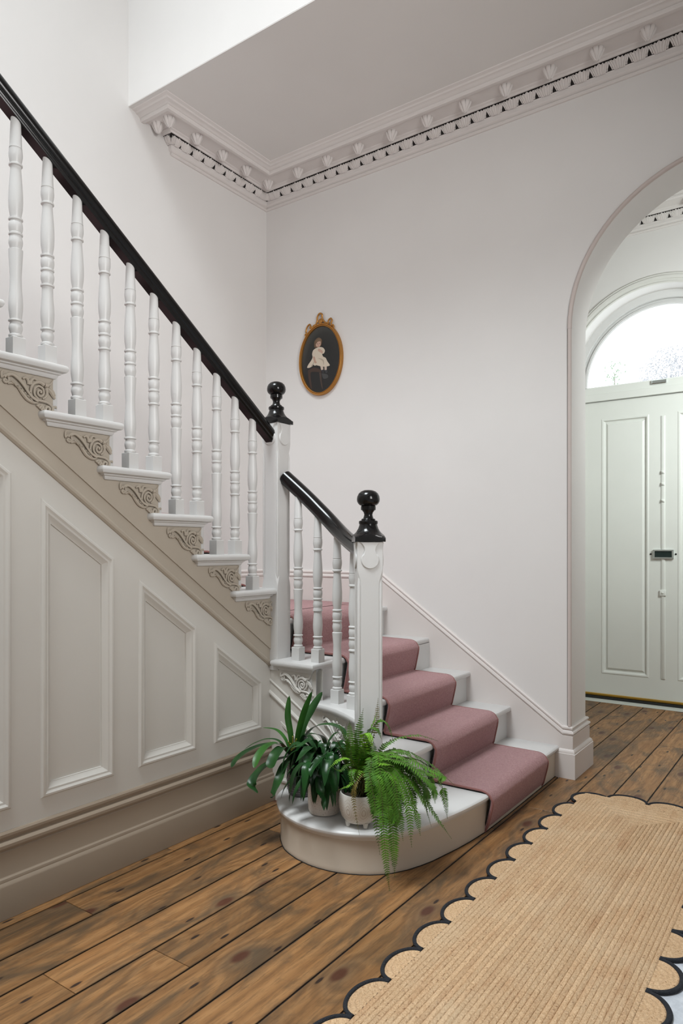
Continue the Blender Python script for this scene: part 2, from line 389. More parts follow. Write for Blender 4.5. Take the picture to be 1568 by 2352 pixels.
structure(mk('ceiling', add(box(XA, 1.6, YC + 0.001, YW, ZC, ZC + 0.12), box(VX, 1.6, -2.6, YC, ZC, ZC + 0.12)), M_CEIL, smooth=False))
structure(mk('ceiling.001', box(-2.4, 1.6, YW + WT, 6.3, ZC, ZC + 0.12), M_CEIL, smooth=False))
structure(mk('wall_vestibule', box(-2.42, -2.3, YW + WT, 6.3, -0.02, ZC), M_WALL, smooth=False))
dr = 0.70
darc = [(DXC - dr * math.cos(t * math.pi / 36), 2.645 + dr * math.sin(t * math.pi / 36)) for t in range(37)]
structure(mk('wall_front', holed([(-2.42, -0.02), (DXC - dr, -0.02)] + darc + [(DXC + dr, -0.02), (1.6, -0.02), (1.6, ZC + 0.1), (-2.42, ZC + 0.1)], [], XZ(YV), 0, 0.34), M_WALL, angle=25))

# bead round the arch, with a small stop at the springing
def arch_path(r, x0, zc, z0, n=40):
    return [(x0 - r, z0)] + [(x0 - r * math.cos(t * math.pi / n), zc + r * math.sin(t * math.pi / n)) for t in range(n + 1)] + [(x0 + r, z0)]
def bead_path(r, y): return [Vector((x, y, z)) for x, z in arch_path(r, AXC, AZC, 0.285)]
bp = bead_path(AR + 0.004, YW - 0.005)
t1 = structure(mk('trim_1', add(sweep(bp[1:-1], circ(0.0125, 10), (0, 1, 0)), sweep([bp[0], bp[1]], circ(0.0110, 10), (0, 1, 0)), sweep([bp[-2], bp[-1]], circ(0.0110, 10), (0, 1, 0))), M_BEAD, angle=60))
for r, y in ((AR + 0.0178, YW), (AR - 0.0005, YW + 0.010)): mk('quirk_shade', sweep(bead_path(r, y), circ(0.0016, 6), (0, 1, 0)), M_QUIRK, t1)  # thin dark lines painted as the groove shadow beside the bead

# cornice: (offset from the wall, height)
CP = [(0.0, 3.774), (0.010, 3.775), (0.017, 3.781), (0.017, 3.788), (0.010, 3.793), (0.020, 3.797), (0.028, 3.806), (0.029, 3.824), (0.030, 3.826), (0.043, 3.838), (0.055, 3.856), (0.060, 3.8705),
      (0.078, 3.872), (0.082, 3.879), (0.094, 3.883), (0.098, 3.888), (0.205, 3.890), (0.212, 3.884), (0.218, 3.874), (0.226, 3.871), (0.243, 3.872), (0.249, 3.878), (0.251, 3.889), (0.247, 3.891),
      (0.256, 3.895), (0.264, 3.902), (0.272, 3.904), (0.280, 3.905), (0.287, 3.912), (0.298, 3.914), (0.305, 3.916), (0.310, ZC + 0.002)]
YE = 3.015
def cornice(name, pathf):
    return structure(mk(name, grid([pathf(o, z) for o, z in CP]), M_PLASTER, angle=30))
c2 = cornice('trim_2', lambda o, z: [(XA - 0.001, YE - o, z), (XA + o, YE - o, z), (XA + o, YW - o, z), (1.55, YW - o, z)])
c3 = cornice('trim_3', lambda o, z: [(-2.3, YV - o, z), (1.55, YV - o, z)])
# leaf-tip ornament along the cornice: each leaf and each bud a piece of its own
def leaf_geo():
    parts = []
    def lobe(x0, x1, wd, z0, z1, o0, o1):
        rows = []
        for k in range(8):
            t = k / 7; z = z0 + (z1 - z0) * t; x = x0 + (x1 - x0) * t ** 1.3; o = o0 + (o1 - o0) * t + 0.006 * math.sin(t * math.pi)
            ww = wd * (0.66 + 0.50 * math.sin(min(1, t * 1.25) * math.pi * 0.5)) * (math.sqrt(max(0.05, 1 - ((t - 0.8) / 0.2) ** 2)) if t > 0.8 else 1)
            rows.append([(x - ww, -o + 0.007, z), (x - ww * 0.75, -o, z), (x - ww * 0.25, -o - 0.001, z), (x, -o + 0.0035, z), (x + ww * 0.25, -o - 0.001, z), (x + ww * 0.75, -o, z), (x + ww, -o + 0.007, z)])
        parts.append(grid(rows))
    lobe(0, 0, 0.0115, -0.0215, 0.0215, 0.009, 0.040)
    for sg in (-1, 1):
        lobe(0.0105 * sg, 0.0205 * sg, 0.0092, -0.0215, 0.0205, 0.007, 0.037)
        lobe(0.0205 * sg, 0.0375 * sg, 0.0092, -0.0210, 0.0200, 0.006, 0.036)
        lobe(0.0335 * sg, 0.0455 * sg, 0.0092, -0.0165, 0.0210, 0.008, 0.033)
    return add(*parts)
def bud_geo():
    parts = []
    for k in range(7):
        a = k * 2 * math.pi / 7 + 0.3; rows = []
        for q in range(7):
            t = q / 6; z = -0.054 + 0.056 * t; r = 0.010 + 0.026 * math.sin(t * 1.45) + 0.004 * t * t; wd = r * 0.37 * (1 if t > 0.12 else 0.7)
            rows.append([((r - d) * math.cos(a) - wd * c * math.sin(a), (r - d) * math.sin(a) + wd * c * math.cos(a), z) for c, d in ((-1, 0.007), (-0.7, 0.001), (0, -0.002), (0.7, 0.001), (1, 0.007))])
        parts.append(grid(rows))
    parts.append(lathe([(0.001, -0.056), (0.007, -0.055), (0.010, -0.050)], 10))
    return add(*parts)
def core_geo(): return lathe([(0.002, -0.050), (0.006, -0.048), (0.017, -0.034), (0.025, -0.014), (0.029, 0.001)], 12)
lf = mk('leaf', move(leaf_geo(), Matrix.Translation((-3.33, YW - 0.030, 3.847))), M_PLASTER, c2, True, (-3.33, YW - 0.030, 3.847))
bd = mk('bud', move(bud_geo(), Matrix.Translation((XA + 0.150, YW - 0.150, 3.889))), M_PLASTER, c2, True, (XA + 0.150, YW - 0.150, 3.889))
bc = mk('bud_core', core_geo(), M_GAP, bd, True, (0, 0, 0)); bc.parent = bd; bc.location = (0, 0, 0)  # dark core: shade between the petals put into the colour
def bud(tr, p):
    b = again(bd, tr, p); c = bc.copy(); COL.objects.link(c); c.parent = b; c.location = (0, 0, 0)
x = -3.33 + 0.0995
while x < 1.3: again(lf, c2, (x, YW - 0.030, 3.847)); x += 0.0995
y = YW - 0.13
while y > YE + 0.02: again(lf, c2, (XA + 0.030, y, 3.847), R(90)); y -= 0.0995
again(lf, c2, (XA + 0.012, YE - 0.030, 3.847), 0, (0.45, 1, 1)); again(lf, c2, (XA + 0.028, YE - 0.028, 3.847), R(45), (0.55, 1, 1)); again(lf, c2, (XA + 0.046, YW - 0.046, 3.847), R(45), (0.75, 0.9, 1)); again(lf, c2, (XA + 0.030, YW - 0.085, 3.847), R(90), (0.6, 1, 1)); again(lf, c2, (XA + 0.085, YW - 0.030, 3.847), 0, (0.6, 1, 1)); again(lf, c2, (XA + 0.030, YE + 0.005, 3.847), R(90), (0.6, 1, 1))
x = -3.04
while x < 1.3: bud(c2, (x, YW - 0.150, 3.889)); x += 0.2515
for y in (3.545, 3.318, 3.09, YE - 0.150): bud(c2, (XA + 0.150, y, 3.889))
bud(c2, (XA + 0.045, YE - 0.150, 3.889))
x = -2.1; k = 0
while x < 1.3:
    again(lf, c3, (x, YV - 0.030, 3.847))
    if k % 5 == 2: bud(c3, (x, YV - 0.150, 3.889))
    x += 0.0995; k += 1
def shade_strip(P):  # dark strip painted as the crevice shade over the leaf band
    return sweep(P, [(-0.003, -0.0018), (0.003, -0.0018), (0.003, 0.0018), (-0.003, 0.0018)])
BK = [(0.031, 3.8275), (0.045, 3.838), (0.057, 3.856), (0.0625, 3.8702)]  # dark sheet behind the leaves, undercut shade put into the colour
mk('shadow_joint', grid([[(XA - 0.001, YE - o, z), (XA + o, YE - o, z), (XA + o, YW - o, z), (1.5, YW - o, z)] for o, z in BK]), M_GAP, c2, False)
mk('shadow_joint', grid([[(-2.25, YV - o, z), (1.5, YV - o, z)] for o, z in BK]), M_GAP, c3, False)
mk('shadow_joint', add(shade_strip([(XA, YE - 0.0665, 3.8716), (XA + 0.066, YE - 0.066, 3.8712), (XA + 0.066, YW - 0.066, 3.8712), (1.5, YW - 0.066, 3.8712)])), M_GAP, c2, False)
mk('shadow_joint', shade_strip([(-2.2, YV - 0.066, 3.8712), (1.5, YV - 0.066, 3.8712)]), M_GAP, c3, False)

# skirting on the picture wall: level round the landing, down the flight, level to the jamb and round it
SK = [(0.0, 0.004), (0.010, 0.003), (0.016, -0.003), (0.016, -0.011), (0.009, -0.017), (0.012, -0.022), (0.021, -0.026), (0.024, -0.034), (0.021, -0.042), (0.014, -0.047), (0.019, -0.050), (0.019, -0.056)]
sl = [(-2.455, 1.120), (-1.252, 0.282)]
def skirt_rows(prof, pts):
    rows = []
    for o, dz in prof:
        r = [(XA + o, 2.9, 1.120 + dz), (XA + o, YW - o, 1.120 + dz)] if pts[0] == 'landing' else []
        for x, z in pts[1]: r.append((x, YW - o, z + dz))
        r += [(AXL - 0.001 + o, YW - o, pts[1][-1][1] + dz), (AXL + o, YW + WT + o, pts[1][-1][1] + dz), (AXL - 0.6, YW + WT + o, pts[1][-1][1] + dz)]
        rows.append(r)
    return rows
bb = structure(mk('baseboard_back', add(grid(skirt_rows(SK, ('landing', sl))),
     grid(skirt_rows([(0.019, -0.056), (0.019, -1.0)], ('landing', sl)))), M_PINKTRIM, angle=30))
PL = [(0.019, 0.018), (0.024, 0.017), (0.031, 0.008), (0.033, 0.0), (0.033, -0.004), (0.036, -0.006), (0.036, -0.147)]
mk('plinth', grid(skirt_rows(PL, ('x', [(-1.30, 0.142)]))), M_PINKTRIM, bb, angle=30)
# upper flight skirting on the stair wall
structure(mk('baseboard_left', stack([(2.9, 1.12), (2.9, 0.85), (-1.5, 3.8), (-1.5, 4.25)], [(0, 0), (0, 0.02), (0.006, 0.024)], lambda a, b, c: (XA + c, a, b)), M_PINKTRIM))

# ------------------------------------------------------------------ front door, fanlight
door = structure(mk('door_1', holed([(DXC - 0.66, 0.032), (DXC + 0.66, 0.032), (DXC + 0.66, DZ - 0.004), (DXC - 0.66, DZ - 0.004)],
      [[(DXC + s * a, z) for a, z in ((0.110, 0.222), (0.482, 0.222), (0.482, 2.372), (0.110, 2.372))] for s in (-1, 1)], XZ(6.12), 0, 0.05), M_DOOR, smooth=False))
for s in (-1, 1):
    pp = [(DXC + s * a, z) for a, z in ((0.110, 0.222), (0.482, 0.222), (0.482, 2.372), (0.110, 2.372))]
    mk('door_panel', stack(pp, [(-0.004, -0.002), (0.004, -0.006), (0.014, -0.004), (0.022, 0.012), (0.032, 0.016), (0.046, 0.006), (0.050, 0.002), (0.052, 0.002)], lambda a, b, c: (a, 6.122 + c, b), cap0=False), M_DOOR, door, angle=20)
mk('centre_bead', add(box(DXC - 0.0175, DXC - 0.0125, 6.117, 6.122, 0.222, 2.352), stack([(DXC - 0.012, 0.222), (DXC + 0.016, 0.222), (DXC + 0.016, 2.352), (DXC - 0.012, 2.352)], [(0, 0), (0.0, -0.006), (0.006, -0.010)], lambda a, b, c: (a, 6.12 + c, b), cap0=False)), M_DOOR, door)
mk('shadow_joint', box(DXC - 0.0185, DXC - 0.0125, 6.1185, 6.125, 0.222, 2.352), mat('joint_brown', (0.16, 0.13, 0.10), 0.8), door, False)
for z in (1.895, 1.800, 1.665, 0.919):
    s = 0.024 if z < 1 else 0.012
    mk('stud', add(stack([(DXC - s, z - s), (DXC + s, z - s), (DXC + s, z + s), (DXC - s, z + s)], [(0, -0.008), (0, -0.016), (0.004, -0.019)], lambda a, b, c: (a, 6.12 + c, b)),
       move(lathe([(0.008, 0), (0.007, 0.006), (0.003, 0.008)], 10), Matrix.Translation((DXC, 6.101, z)) @ Matrix.Rotation(R(90), 4, 'X'))), M_DOOR, door)
lb = mk('letter_box', holed([(DXC - 0.074, 1.196), (DXC + 0.080, 1.196), (DXC + 0.080, 1.268), (DXC - 0.074, 1.268)], [[(DXC - 0.060, 1.207), (DXC + 0.068, 1.207), (DXC + 0.068, 1.257), (DXC - 0.060, 1.257)]], XZ(6.098), 0, 0.022), M_CHROME, door, False)
mk('flap', box(DXC - 0.060, DXC + 0.068, 6.106, 6.118, 1.207, 1.257), M_LETTER, lb, False)
for s in (-0.094, 0.094): mk('screw', move(lathe([(0.008, 0), (0.007, 0.005), (0.002, 0.006)], 10), Matrix.Translation((DXC + s, 6.12, 1.232)) @ Matrix.Rotation(R(90), 4, 'X')), M_RUBBER, lb)
mk('brass_strip', stack([(DXC - 0.66, 0.028), (DXC + 0.66, 0.028), (DXC + 0.66, 0.050), (DXC - 0.66, 0.050)], [(0, 0), (0, -0.006), (0.005, -0.010)], lambda a, b, c: (a, 6.119 + c, b)), M_BRASS, door)
mk('draught_seal', box(DXC - 0.70, DXC + 0.70, 6.10, 6.16, 0.006, 0.028), M_RUBBER, door, False)
structure(mk('trim_4', stack([(DXC - 0.70, 5.995), (DXC + 0.70, 5.995), (DXC + 0.70, 6.24), (DXC - 0.70, 6.24)], [(0, -0.02), (0, 0.002), (0.01, 0.006)]), paint('threshold_paint', (0.50, 0.52, 0.48), 0.5)))
# fanlight: frame with a rounded inner bead, transom, glass and latch
def ringf(r_in, r_out, y0, y1, n=36, base=2.645):
    a = [(DXC - r_out * math.cos(t * math.pi / n), base + r_out * math.sin(t * math.pi / n)) for t in range(n + 1)]
    b = [(DXC + r_in * math.cos(t * math.pi / n), base + r_in * math.sin(t * math.pi / n)) for t in range(n + 1)]
    return holed(a + b, [], XZ(y0), 0, y1 - y0)
win = structure(mk('window_1', add(ringf(0.597, 0.70, 6.10, 6.19), ringf(0.640, 0.70, 6.055, 6.10), ringf(0.600, 0.618, 6.088, 6.10)), M_WHITE, angle=25))
mk('transom', add(box(DXC - 0.70, DXC + 0.70, 6.085, 6.19, DZ, 2.582), stack([(DXC - 0.70, 2.578), (DXC + 0.70, 2.578), (DXC + 0.70, 2.650), (DXC - 0.70, 2.650)], [(0, 0.085), (0, 0.008), (0.008, 0)], lambda a, b, c: (a, 6.10 + c, b))), M_DOOR, win)
mk('door_jamb', add(*[stack([(DXC + s * 0.66, -0.0), (DXC + s * 0.70, 0.0), (DXC + s * 0.70, 2.65), (DXC + s * 0.66, 2.65)], [(0, 0), (0, 0.10)], lambda a, b, c: (a, 6.09 + c, b)) for s in (-1, 1)]), M_DOOR, win)
mk('glass', ([(DXC - 0.60 * math.cos(t * math.pi / 36), 6.14, 2.648 + 0.60 * math.sin(t * math.pi / 36)) for t in range(37)], [tuple(range(37))]), M_GLASS, win, False)
mk('latch', stack([(-1.228, 2.609), (-1.118, 2.609), (-1.118, 2.640), (-1.228, 2.640)], [(0, 0), (0, -0.02), (0.004, -0.024)], lambda a, b, c: (a, 6.102 + c, b)), M_CHROME, win)
# moulded architrave on the front wall
AP = [(0.0, 0.0), (0.0, -0.012), (0.008, -0.018), (0.018, -0.012), (0.026, -0.012), (0.034, -0.022), (0.052, -0.026), (0.064, -0.018), (0.072, -0.018), (0.082, -0.006), (0.088, 0.002)]
def arch_grid(prof, r0, y):
    rows = []
    for o, dy in prof: rows.append([(x, y + dy, z) for x, z in arch_path(r0 + o, DXC, 2.645, 0.0, 36)])
    return grid(rows)
structure(mk('trim_5', arch_grid(AP, 0.70, YV), paint('architrave_paint', (0.66, 0.655, 0.62), 0.5), angle=30))

# ------------------------------------------------------------------ staircase
ZT = {0: 0.0, 1: 0.172, 2: 0.354, 3: 0.532, 4: 0.715, 5: 0.898}
G, RS = 0.2437, 0.1746
for n in range(6, 17): ZT[n] = 1.073 + (n - 6) * RS
def nose(n): return 2.74 - (n - 6) * G
XO, XS = -2.305, -2.345                              # tread-end overhang, face of the outer string
st = thing('staircase', (-2.3, 2.2, 0), 'white painted dog-leg staircase with black handrail, turned balusters and panelled side', 'staircase')
NOSE = [(0.012, 0.0), (0.004, -0.003), (0.0, -0.010), (0.0, -0.019), (0.004, -0.027), (0.010, -0.030), (0.017, -0.031), (0.019, -0.036), (0.026, -0.039), (0.028, -0.046), (0.033, -0.052)]
def slab(name, poly, z, prof=NOSE, m=None): return mk(name, stack(poly, [(d, z + h) for d, h in prof]), m or M_WHITE, st, angle=30)
# upper flight
for n in range(6, 15):
    y = nose(n); yb = y - G - 0.03
    if n == 6: poly = [(XA - 0.02, y), (-2.36, y), (-2.36, 2.70), (XO, 2.70), (XO, nose(7) - 0.098), (XS - 0.03, nose(7) - 0.098), (XS - 0.03, yb), (XA - 0.02, yb)]
    else: poly = [(XA - 0.02, y), (XO, y), (XO, y - G - 0.098), (XS - 0.03, y - G - 0.098), (XS - 0.03, yb), (XA - 0.02, yb)]
    slab('tread', poly, ZT[n])
    mk('riser', box(XA + 0.002, XS + 0.001, y - 0.04, y - 0.0225, ZT[n - 1], ZT[n] - 0.03), M_WHITE, st, False)
    if n < 14:
        # carpet-free string end under the tread is part of the string below
        pass
# outer string of the upper flight: stepped top, sunk band, bead
def upz(y): return 0.761 + (2.695 - y) * 0.7135      # upper moulding line
def bdz(y): return upz(y) - 0.070
top = []
for n in range(14, 5, -1): top += [(nose(n + 1) - 0.0225, ZT[n] - 0.04), (nose(n) - 0.0225, ZT[n] - 0.04)]
top[-1] = (2.70, ZT[6] - 0.04)
poly = top + [(2.70, upz(2.70)), (top[0][0], upz(top[0][0]))]
YZ = lambda x0: (lambda a, b, c: (x0 + c, a, b))
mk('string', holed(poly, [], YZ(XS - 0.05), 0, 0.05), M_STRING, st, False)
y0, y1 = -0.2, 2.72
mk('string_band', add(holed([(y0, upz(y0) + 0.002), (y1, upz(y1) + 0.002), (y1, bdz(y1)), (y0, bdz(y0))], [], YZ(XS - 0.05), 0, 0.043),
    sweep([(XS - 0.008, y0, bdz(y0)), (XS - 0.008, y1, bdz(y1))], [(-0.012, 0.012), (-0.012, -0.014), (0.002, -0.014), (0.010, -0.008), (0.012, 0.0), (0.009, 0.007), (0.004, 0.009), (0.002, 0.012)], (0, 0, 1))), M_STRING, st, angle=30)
# panelled spandrel under the upper flight
XF = XS - 0.012
panels = [[(2.301, 0.368), (2.636, 0.368), (2.636, 0.612), (2.301, 0.846)], [(1.873, 0.366), (2.196, 0.366), (2.196, 0.922), (1.873, 1.152)],
          [(1.438, 0.364), (1.757, 0.364), (1.757, 1.236), (1.438, 1.462)], [(0.99, 0.362), (1.331, 0.362), (1.331, 1.540), (0.99, 1.784)], [(0.55, 0.36), (0.88, 0.36), (0.88, 1.86), (0.55, 2.09)]]
fr = [(y0, -0.01), (2.72, -0.01), (2.72, bdz(2.72) - 0.008), (y0, bdz(y0) - 0.008)]
sp = mk('spandrel', holed(fr, [inset(ccw(p), 0.02) for p in panels], YZ(XF - 0.03), 0, 0.03), M_SPAN, st, False)
for p in panels:
    mk('panel', stack(p, [(-0.003, 0.0), (0.002, -0.002), (0.004, 0.004), (0.009, 0.009), (0.016, 0.010), (0.021, 0.006), (0.024, 0.004), (0.031, 0.003), (0.040, -0.007), (0.048, -0.012), (0.050, -0.012), (0.051, -0.019), (0.053, -0.019)],
        YZ(XF), cap0=False), M_SPAN, sp, angle=25)
# spandrel skirting (a moulding, a board and a plinth)
BP = [(0.0, 0.292), (0.008, 0.291), (0.013, 0.285), (0.013, 0.276), (0.007, 0.268), (0.005, 0.262), (0.014, 0.258), (0.021, 0.250), (0.021, 0.240), (0.015, 0.232), (0.013, 0.228), (0.017, 0.225), (0.017, 0.220),
      (0.017, 0.142), (0.018, 0.140), (0.024, 0.136), (0.026, 0.130), (0.026, 0.125), (0.033, 0.118), (0.035, 0.112), (0.035, 0.001)]
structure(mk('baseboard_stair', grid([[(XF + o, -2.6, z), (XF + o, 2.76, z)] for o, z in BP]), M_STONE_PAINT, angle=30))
structure(mk('wall_hall', box(XF - 0.14, XF, -2.6, y0, -0.01, ZC), M_SPAN, smooth=False))

# carved bracket: traced scroll, volutes and leaves as flattened tubes (a = along the string, b = up, c = out of it)
def K(x, y): return ((x - 1345) / 645 * 0.212, -(y - (940 + (x - 1345) * 0.109)) / 430 * 0.147)
def bracket_geo():
    P = []
    def tb(pts, r, tap=None, c=0.005, n=5, flat=0.8):
        q = [Vector((*K(*p), c)) for p in pts]; q = spline(q, n)
        secs = [circ(r * (tap(i / (len(q) - 1)) if tap else 1), 6, 1, flat) for i in range(len(q))]
        P.append(sweep(q, secs[0], (0, 0, 1), secs=secs))
    tb([(775, 985), (755, 968), (742, 985), (765, 1003), (795, 985), (790, 945), (752, 930), (722, 950), (718, 905), (735, 885)], 0.0042, c=0.006)
    tb([(745, 950), (800, 912), (870, 930), (935, 985), (985, 1050), (1035, 1115), (1100, 1158), (1180, 1172), (1250, 1190), (1298, 1235), (1285, 1288), (1240, 1298), (1212, 1262), (1232, 1228), (1262, 1240), (1258, 1268), (1242, 1262)], 0.0050, c=0.008, n=4)
    tb([(770, 938), (830, 925), (895, 965), (950, 1020), (1000, 1085), (1050, 1140), (1120, 1180)], 0.0034, c=0.011)
    tb([(785, 1012), (845, 1003), (905, 1040), (950, 1100), (1000, 1155), (1070, 1190), (1120, 1190)], 0.0062, lambda t: 0.55 + 0.6 * math.sin(t * 3), c=0.006)
    for k in range(7):
        t = k / 6; x = 830 + 190 * t; y = 1000 + 150 * t ** 1.2
        tb([(x - 10, y - 12), (x + 22, y + 8), (x + 40, y + 34)], 0.0024, c=0.0105, n=2)
    tb([(1125, 1150), (1085, 1105), (1085, 1045), (1135, 1015), (1185, 1045), (1190, 1095), (1155, 1122), (1122, 1098), (1130, 1062), (1160, 1066), (1158, 1090)], 0.0042, c=0.008, n=4)
    tb([(1035, 1090), (1050, 1025), (1090, 985), (1150, 975), (1195, 1000)], 0.0062, lambda t: 0.6 + 0.6 * t, c=0.008)
    tb([(1200, 1000), (1225, 1005), (1240, 1010)], 0.0085, c=0.009)
    tb([(1235, 1000), (1275, 985), (1310, 935)], 0.0062, lambda t: 1 - 0.75 * t, c=0.006)
    tb([(1240, 1025), (1285, 1070), (1330, 1140)], 0.0068, lambda t: 0.5 + 0.8 * math.sin(t * 3), c=0.006)
    tb([(1250, 1020), (1300, 1060), (1325, 1110)], 0.0034, c=0.010)
    tb([(1225, 1030), (1235, 1085), (1210, 1130), (1180, 1145)], 0.0062, lambda t: 1.1 - 0.6 * t, c=0.006)
    for pts in ([(950, 950), (985, 935), (1012, 965), (1020, 1005)], [(1110, 950), (1075, 938), (1048, 965), (1040, 1005)], [(1030, 1010), (1030, 985), (1032, 968)]):
        tb(pts, 0.0052, lambda t: 0.8 + 0.4 * t, c=0.006, n=3)
    for a in range(4):
        x, y = 1115 + 22 * a, 1215 + 18 * a
        tb([(1175, 1205), (x + 20, y - 4), (x, y + 14)], 0.0050, lambda t: 0.6 + 0.6 * t, c=0.006, n=3)
    tb([(1275, 1285), (1305, 1262), (1318, 1228), (1345, 1224), (1345, 1240)], 0.0036, c=0.005, n=3)
    return add(*P)
BG = bracket_geo()
MB = Matrix(((0, 0, 1, 0), (1, 0, 0, 0), (0, 1, 0, 0), (0, 0, 0, 1)))     # (a, b, c) -> (c, a, b)
def bracket_at(n): return (XS, nose(n) - 0.030, ZT[n] - 0.056)
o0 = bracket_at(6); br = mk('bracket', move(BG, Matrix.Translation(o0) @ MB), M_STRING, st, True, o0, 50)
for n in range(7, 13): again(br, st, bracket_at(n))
# lower flight: string in the plane of the newels, curving out to the bottom newel
YS = 2.70
plan = [(-2.362, YS), (-2.20, YS), (-2.06, YS - 0.004), (-1.98, YS - 0.016), (-1.90, YS - 0.040), (-1.82, YS - 0.078), (-1.74, YS - 0.128), (-1.66, YS - 0.19)]
def lowstring(pts, zt, zb, o, th=0.04):
    A, B, Cc, D = [], [], [], []
    for (x, y) in pts:
        A.append((x, y - o, zt(x))); B.append((x, y - o, zb(x))); Cc.append((x + 0.01, y + th, zb(x))); D.append((x + 0.01, y + th, zt(x)))
    return grid([A, B, Cc, D, A])
up2 = lambda x: 0.577 - (x + 2.309) * 0.62
mk('string', add(lowstring(plan[:3], lambda x: ZT[4] - 0.03, lambda x: 0.0, 0.0), lowstring([(-2.062, YS - 0.004)] + plan[3:], lambda x: ZT[3] - 0.03, lambda x: 0.0, 0.0)), M_SPAN, st, angle=30)  # lighter paint than the upper string: light on this face put into colour
def rail_on(dz, r, o): return tube(spline([(x, y - o, max(0.16, up2(x) + dz)) for x, y in plan], 3), r, 8)
mk('string_bead', add(rail_on(0.0, 0.006, 0.0), rail_on(-0.062, 0.010, 0.002), rail_on(-0.075, 0.005, 0.0)), M_SPAN, st)
mk('panel', stack([(-2.285, 0.10), (-2.12, 0.10), (-2.12, 0.30), (-2.285, 0.405)], [(0, -0.001), (0, 0.006), (0.01, 0.008), (0.02, 0.003), (0.024, 0.001)], lambda a, b, c: (a, YS - c, b), cap0=False), M_SPAN, st, angle=25)
MB2 = Matrix(((1, 0, 0, 0), (0, 0, -1, 0), (0, 1, 0, 0), (0, 0, 0, 1)))
bl_lo = mk('bracket', move(BG, Matrix.Translation((-2.076, YS - 0.003, ZT[4] - 0.056)) @ MB2), M_SPAN, st, True, (-2.076, YS - 0.003, ZT[4] - 0.056), 50)  # lighter than the upper brackets, light painted in as on this string
again(bl_lo, st, (-1.812, 2.618, ZT[3] - 0.056), R(-20))
# treads of the lower flight
NX = {1: -1.270, 2: -1.552, 3: -1.808, 4: -2.050, 5: -2.395}
YB = YW + 0.01
slab('tread', [(-2.325, 2.662), (-2.12, 2.660), (NX[4], 2.656), (NX[4] - 0.02, 3.2), (NX[4] - 0.04, YB), (-2.44, YB), (-2.44, 2.72), (-2.325, 2.70)], ZT[4])
edge = [(-2.10, 2.670), (-2.03, 2.664), (-1.96, 2.648), (-1.89, 2.622), (-1.82, 2.586), (-1.755, 2.546), (-1.69, 2.500)]
slab('tread', edge + [(-1.66, 2.53), (NX[3] + 0.07, 2.66), (NX[3], 2.78), (NX[3], YB), (-2.11, YB), (-2.10, 2.71)], ZT[3])
slab('tread', [(-1.62, 2.475), (NX[2], 2.475), (NX[2], YB), (-1.85, YB), (-1.85, 2.66), (-1.74, 2.60), (-1.66, 2.54)], ZT[2])
slab('tread', [(XA - 0.02, 2.722), (-2.45, 2.722), (-2.45, 2.80), (NX[5], 2.80), (NX[5], YB), (XA - 0.02, YB)], ZT[5])
def riser(n, y0, x=None): return mk('riser', box((x or NX[n]) - 0.046, (x or NX[n]) - 0.026, y0, YW - 0.001, ZT[n - 1] - 0.01, ZT[n] - 0.03), M_WHITE, st, False)
riser(5, 2.76); riser(4, YS - 0.005, NX[4] - 0.01); riser(3, 2.64); riser(2, 2.43)
# bullnose step
bull = [(-1.27, YB), (-1.268, 3.2), (-1.271, 2.944), (-1.284, 2.80), (-1.296, 2.709), (-1.312, 2.62), (-1.328, 2.535), (-1.347, 2.470), (-1.374, 2.402), (-1.409, 2.340), (-1.443, 2.302), (-1.476, 2.275), (-1.512, 2.252), (-1.549, 2.234),
        (-1.592, 2.218), (-1.636, 2.208), (-1.69, 2.203), (-1.741, 2.205), (-1.81, 2.218), (-1.873, 2.241), (-1.915, 2.262), (-1.95, 2.288), (-1.99, 2.324), (-2.027, 2.364), (-2.06, 2.412), (-2.080, 2.465), (-2.088, 2.53), (-2.08, 2.60), (-2.07, YS + 0.03), (-1.85, YS + 0.03), (-1.85, YB)]
bp_ = ccw(bull); bs = [(p.x, p.y) for p in spline([(*p, 0) for p in bp_], 3)]
slab('tread', bs, ZT[1], [(0.010, 0.0), (0.004, -0.003), (0.0, -0.009), (0.0, -0.017), (0.004, -0.024), (0.010, -0.027), (0.012, -0.032), (0.015, -0.036), (0.018, -0.040)])
mk('riser', stack(bp_, [(0.016, ZT[1] - 0.034), (0.017, 0.10), (0.018, 0.02), (0.016, 0.012), (0.018, 0.001)]), M_RISER, st, angle=30)
mk('shadow_joint', stack(bp_, [(0.0145, 0.0022), (0.0145, 0.0)]), M_GAP, st, False)

